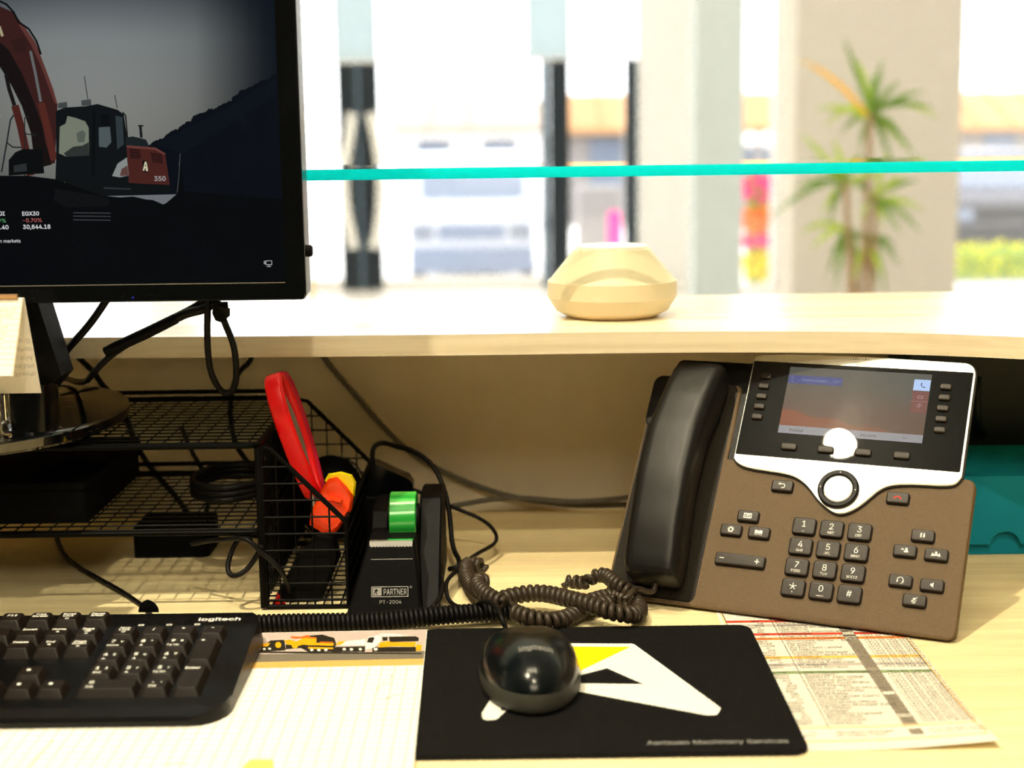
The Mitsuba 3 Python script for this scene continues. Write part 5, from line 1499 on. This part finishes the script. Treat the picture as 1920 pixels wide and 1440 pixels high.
mat('note_paper', proc(squares), .8, .1)
mat('page_edge', lin(232, 226, 206), .85, .1)
mat('print_sky', lin(186, 170, 164), .8, .1)
mat('print_sand', lin(208, 164, 92), .8, .1)
mat('print_road', lin(112, 104, 92), .8, .1)
mat('print_dark', lin(38, 33, 26), .8, .1)
mat('print_amber', lin(232, 158, 20), .8, .1)
mat('print_orange', lin(196, 96, 30), .8, .1)
mat('pen_red', lin(206, 120, 112), .8, .1)
tag('notepad', 'thick squared paper pad with a printed banner of yellow machines, partly under the keyboard', 'notepad')
NZ = .0050
NY = float(on(800, 1180, NZ)[1])          # its rear edge
skew = trimesh.transformations.rotation_matrix(math.radians(1.2), (0, 0, 1), (-.06, .972, 0))
put('notepad__pages', xf(bx(-.355, -.0605, .660, NY, 0.0004, NZ - .0006), skew), 'page_edge')
put('notepad__backing_card', xf(bx(-.356, -.0600, .659, NY + .0005, 0, .0005), skew), 'print_sand')
put('notepad__sheet', xf(bx(-.355, -.0605, .660, NY, NZ - .0006, NZ), skew), 'note_paper')
np_ = lambda L: ext([(float(on(x, y, NZ)[0]), float(on(x, y, NZ)[1])) for x, y in L])
zx = lambda L: np_([(440 + a / 4.5, 1120 + b / 4.5) for a, b in L])
quad = lambda y0, y1: affinity.rotate(sbox(-.3545, y0, -.0608, y1), 1.2, origin=(-.06, .972))
bl = [0]


def pr(nm, g, m):
    bl[0] += 1
    g = g.intersection(quad(.8, NY - .0002))
    z = NZ + .00003 * bl[0]
    labels[put('notepad__' + nm, prism(g, z - .00002, z), m)] = {'kind': 'stuff'}


pr('banner_sky', quad(.9280, NY - .0004), 'print_sky')
pr('banner_sand', quad(.9045, .9285), 'print_sand')
pr('banner_road', quad(.9160, .9305), 'print_road')
dk = [zx([(100, 440), (260, 400), (300, 365), (420, 360), (430, 450), (100, 465)]), zx([(430, 400), (560, 370), (580, 330), (740, 315), (840, 345), (860, 400), (820, 460), (620, 462), (560, 430), (430, 440)]), zx([(820, 420), (1100, 415), (1100, 462), (820, 462)]), zx([(1160, 420), (1540, 420), (1530, 460), (1160, 462)]), zx([(1300, 335), (1530, 330), (1555, 345), (1550, 372), (1310, 380)]), zx([(100, 455), (620, 460), (1580, 470), (1580, 482), (100, 470)])]
pr('banner_machine_dark', unary_union(dk), 'print_dark')
am = [zx([(415, 365), (470, 358), (520, 375), (560, 355), (590, 330), (690, 345), (690, 385), (840, 390), (830, 410), (620, 405), (580, 400), (540, 410), (440, 400)]), zx([(620, 420), (830, 425), (830, 438), (620, 435)]), zx([(880, 375), (940, 370), (930, 395), (850, 405)]), zx([(1225, 385), (1290, 370), (1330, 380), (1530, 378), (1520, 420), (1340, 415), (1280, 420), (1210, 425)]), zx([(1530, 400), (1580, 400), (1575, 450), (1530, 455)]), zx([(150, 398), (300, 388), (280, 415), (150, 420)])] + [affinity.scale(np_([(440 + (cx + r * math.cos(t)) / 4.5, 1120 + (cy + r * math.sin(t)) / 4.5) for t in np.linspace(0, 6.2, 16)]), 1, 1) for cx, cy, r in ((368, 403, 26), (508, 405, 28))]
pr('banner_machine_yellow', unary_union(am), 'print_amber')
og = [zx([(468, 345), (480, 330), (560, 335), (620, 318), (640, 335), (690, 340), (690, 352), (600, 345), (520, 352)]), zx([(720, 375), (830, 378), (830, 386), (720, 384)])]
pr('banner_machine_orange', unary_union(og), 'print_orange')
wt = [zx([(1105, 400), (1125, 340), (1180, 330), (1200, 320), (1240, 335), (1230, 375), (1200, 400), (1180, 425), (1105, 445)]), zx([(1210, 318), (1240, 308), (1360, 312), (1500, 325), (1240, 330)]), zx([(940, 372), (1060, 362), (1100, 350), (1105, 380), (1095, 410), (890, 408)])] + [np_([(440 + (cx + r * math.cos(t)) / 4.5, 1120 + (cy + r * .7 * math.sin(t)) / 4.5) for t in np.linspace(0, 6.2, 14)]) for cx, cy, r in ((650, 445, 15), (710, 447, 15), (770, 445, 15), (925, 440, 15), (985, 441, 15), (1060, 440, 15), (1190, 440, 17), (210, 437, 12), (250, 438, 12), (295, 436, 12))]
pr('banner_machine_white', unary_union(wt), 'print_white')
pr('banner_cab_window', unary_union([zx([(1115, 385), (1128, 345), (1165, 338), (1180, 345), (1165, 385)]), zx([(1245, 340), (1290, 338), (1290, 365), (1250, 368)])]), 'print_dark')
scr = [[(1205, 790), (1215, 760), (1260, 740), (1250, 700)], [(1270, 720), (1330, 712), (1325, 730)], [(1300, 690), (1330, 670), (1320, 655)], [(1270, 855), (1330, 830), (1400, 820)], [(1275, 860), (1300, 845), (1320, 840)]]
sg = unary_union([stroke([tuple(on(440 + a / 4.5, 1120 + b / 4.5, NZ)[:2]) for a, b in L], .0005) for L in scr] + [stroke([tuple(on(a, b, NZ)[:2]) for a, b in L], .0007) for L in ([(52, 1440), (70, 1418), (100, 1388)], [(310, 1436), (330, 1430), (352, 1434)])])
labels[put('notepad__pen_stroke', prism(sg, NZ, NZ + .00004), 'pen_red')] = {'kind': 'stuff'}
mat('tab_yellow', lin(252, 214, 110), .8, .1)
put('notepad__sticky_note', prism(np_([(455, 1438), (470, 1424), (512, 1424), (516, 1460), (455, 1460)]), NZ, NZ + .00015), 'tab_yellow')

# ---------------------------------------------------------------- telephone list under the telephone and the mouse pad
mat('list_paper', lin(226, 220, 204), .8, .1)
mat('list_ink', lin(38, 32, 28), .8, .1)
mat('list_line', lin(90, 76, 66), .8, .1)
mat('row_red', lin(196, 66, 48), .8, .1)
mat('row_orange', lin(238, 130, 60), .8, .1)
mat('row_yellow', lin(244, 190, 90), .8, .1)
mat('row_green', lin(130, 150, 104), .8, .1)
mat('row_grey', lin(180, 172, 164), .8, .1)
mat('cell_grey', lin(150, 140, 124), .8, .1)
mat('border_orange', lin(240, 180, 96), .8, .1)
tag('telephone_list', 'printed telephone list with coloured rows lying under the telephone and the mouse pad', 'paper sheet')
LX0, LX1, LY0, LY1 = .1440, .2672, .7740, 1.060


def bend(m):
    """the sheet lies flat but its near right corner lifts a little"""
    m = tri(m).copy()
    v = np.array(m.vertices)
    s = np.clip((v[:, 0] - .19) / .077, 0, 1) * np.clip((.855 - v[:, 1]) / .08, 0, 1)
    v[:, 2] += .0048 * s ** 1.5
    m.vertices = v
    return m


def strip(x0, x1, y0, y1, z, t=.00004, st=.012):
    nx, ny = max(1, int((x1 - x0) / st)), max(1, int((y1 - y0) / st))
    gx, gy = np.linspace(x0, x1, nx + 1), np.linspace(y0, y1, ny + 1)
    V = np.array([(x, y, z + t) for y in gy for x in gx])
    Fc = []
    for j in range(ny):
        for i in range(nx):
            a = j * (nx + 1) + i
            Fc += [(a, a + 1, a + nx + 2), (a, a + nx + 2, a + nx + 1)]
    return trimesh.Trimesh(V, np.array(Fc), process=False)


L_ = 'telephone_list__'
top_, bot_ = strip(LX0, LX1, LY0, LY1, .0002, .00015, .006), strip(LX0, LX1, LY0, LY1, .0002, 0, .006)
bot_.faces = bot_.faces[:, ::-1]
put(L_ + 'sheet', bend(cat(top_, bot_)), 'list_paper', True)
CX = [.1480, .1800, .2236, .2315, .2640]
TZ = .00035
rp = .00455
rowy = lambda i: .9580 - rp * i           # row 0 is the orange one
colours = {0: 'row_orange', -2: 'row_red', -6: 'row_grey', -8: 'row_red', 8: 'row_yellow', 11: 'row_grey', 14: 'row_green'}
for i, m in colours.items():
    y = rowy(i)
    put(L_ + 'coloured_row', bend(strip(CX[0], CX[2], y - rp / 2, y + rp / 2, TZ)), m)
    put(L_ + 'coloured_row', bend(strip(CX[3], CX[4], y - rp / 2, y + rp / 2, TZ)), m)
gaps = {22, 30}
cells_ = [strip(CX[2], CX[3], rowy(i) - rp / 2, rowy(i) + rp / 2, TZ) for i in range(-10, 34) if i not in (0, -2, 22, 30)] + [strip(CX[2], CX[3], rowy(i) - rp / 2, rowy(i) + rp / 2, TZ) for i in (35, 36)]
put(L_ + 'extension_column', bend(cat(*cells_)), 'cell_grey')
ln_ = [strip(x - .0003, x + .0003, rowy(34), 1.03, TZ + .00004) for x in CX]
ln_ += [strip(CX[0], CX[4], rowy(i) + rp / 2 - .00022, rowy(i) + rp / 2 + .00022, TZ + .00004) for i in range(-12, 34)]
put(L_ + 'table_line', bend(cat(*ln_)), 'list_line')
put(L_ + 'orange_line', bend(cat(strip(CX[0], CX[4] + .0012, rowy(33.4) - .0009, rowy(33.4) + .0009, TZ + .00005), strip(CX[0], CX[4] + .0012, rowy(37.6) - .0009, rowy(37.6) + .0009, TZ + .00005), strip(CX[4] + .0006, CX[4] + .0014, rowy(38), 1.03, TZ + .00003), strip(CX[0] - .0012, CX[0] - .0004, .99, 1.03, TZ + .00003))), 'border_orange')
titles = {-8: 'Receptionist', -7: 'Finance Officer', -6: 'Receptionist', -5: 'HR Admin & EH Manager', -4: 'HSE Officer', -3: 'Warehouse Administration', -2: 'Storekeeper', -1: 'Finance & Operations Admin', 0: 'Commercial Project Manager', 1: 'Warehouse Officer - EM', 2: 'Accountant', 3: 'HR Admin', 4: 'Ws Em Team Leader', 5: 'PR Officer', 6: 'Commercial Manager', 7: 'Technical Leader Store', 8: 'HR Officer', 9: 'HR CORDINATOR', 10: 'Workshop Supervisor', 11: 'IT Support',
          12: 'Quantity Surveyor', 14: 'Asst. Operation Manager', 15: 'Accountant', 16: 'BENEFIT AND COMP', 17: 'Workshop Admin', 18: 'Operation Coordinator', 19: 'QHSE Manager', 20: 'Manager - Crane Division', 21: 'Finance Controller', 22: 'Storekeeper', 23: 'Lifting Engineer Admin', 24: 'Accountant', 25: 'Procurement Officer', 26: 'Equipment Manager Sales', 27: 'HR Officer', 28: 'Manager', 29: 'Workshop Engineer', 30: 'Store Admin', 31: 'Procurement', 32: 'Operations', 35: 'Operation Manager', 36: 'Workshop Team'}
names = ['Jesus', 'pens', 'Phillips', 'uelds', 'er', 'ani', 'Jesus', 'Dardery', 'er Vanhee', 'undo', 'to', 'rahim', 'Buener', 'onal', 'nasharma', 'illens', 'Willens', 'ers', 'ha', 'and', 'oms', 'eer', 'ath', 'em', 'os']
tt = []
for i, s in titles.items():
    tt.append(mv(txt(s, .0027, .00003, True), CX[1] + .0016 + .0004 * rng.random(), rowy(i) - .0011, TZ + .00005))
    if i not in (22,): tt.append(mv(txt(str(380 + (i * 37) % 110), .0024, .00003, True, 'c'), (CX[2] + CX[3]) / 2, rowy(i) - .0010, TZ + .00006))
    tt.append(mv(txt(f'+971 5{(i * 3) % 9} {(4 + i * 47) % 900 + 100} {(i * 1373) % 9000 + 1000}', .0026, .00003, True), CX[3] + .0030, rowy(i) - .0011, TZ + .00005))
    tt.append(mv(txt(names[i % len(names)], .0027, .00003, True, 'r'), CX[1] - .006 - .004 * rng.random(), rowy(i) - .0011, TZ + .00005))
put(L_ + 'printed_text', bend(cat(*tt)), 'list_ink')
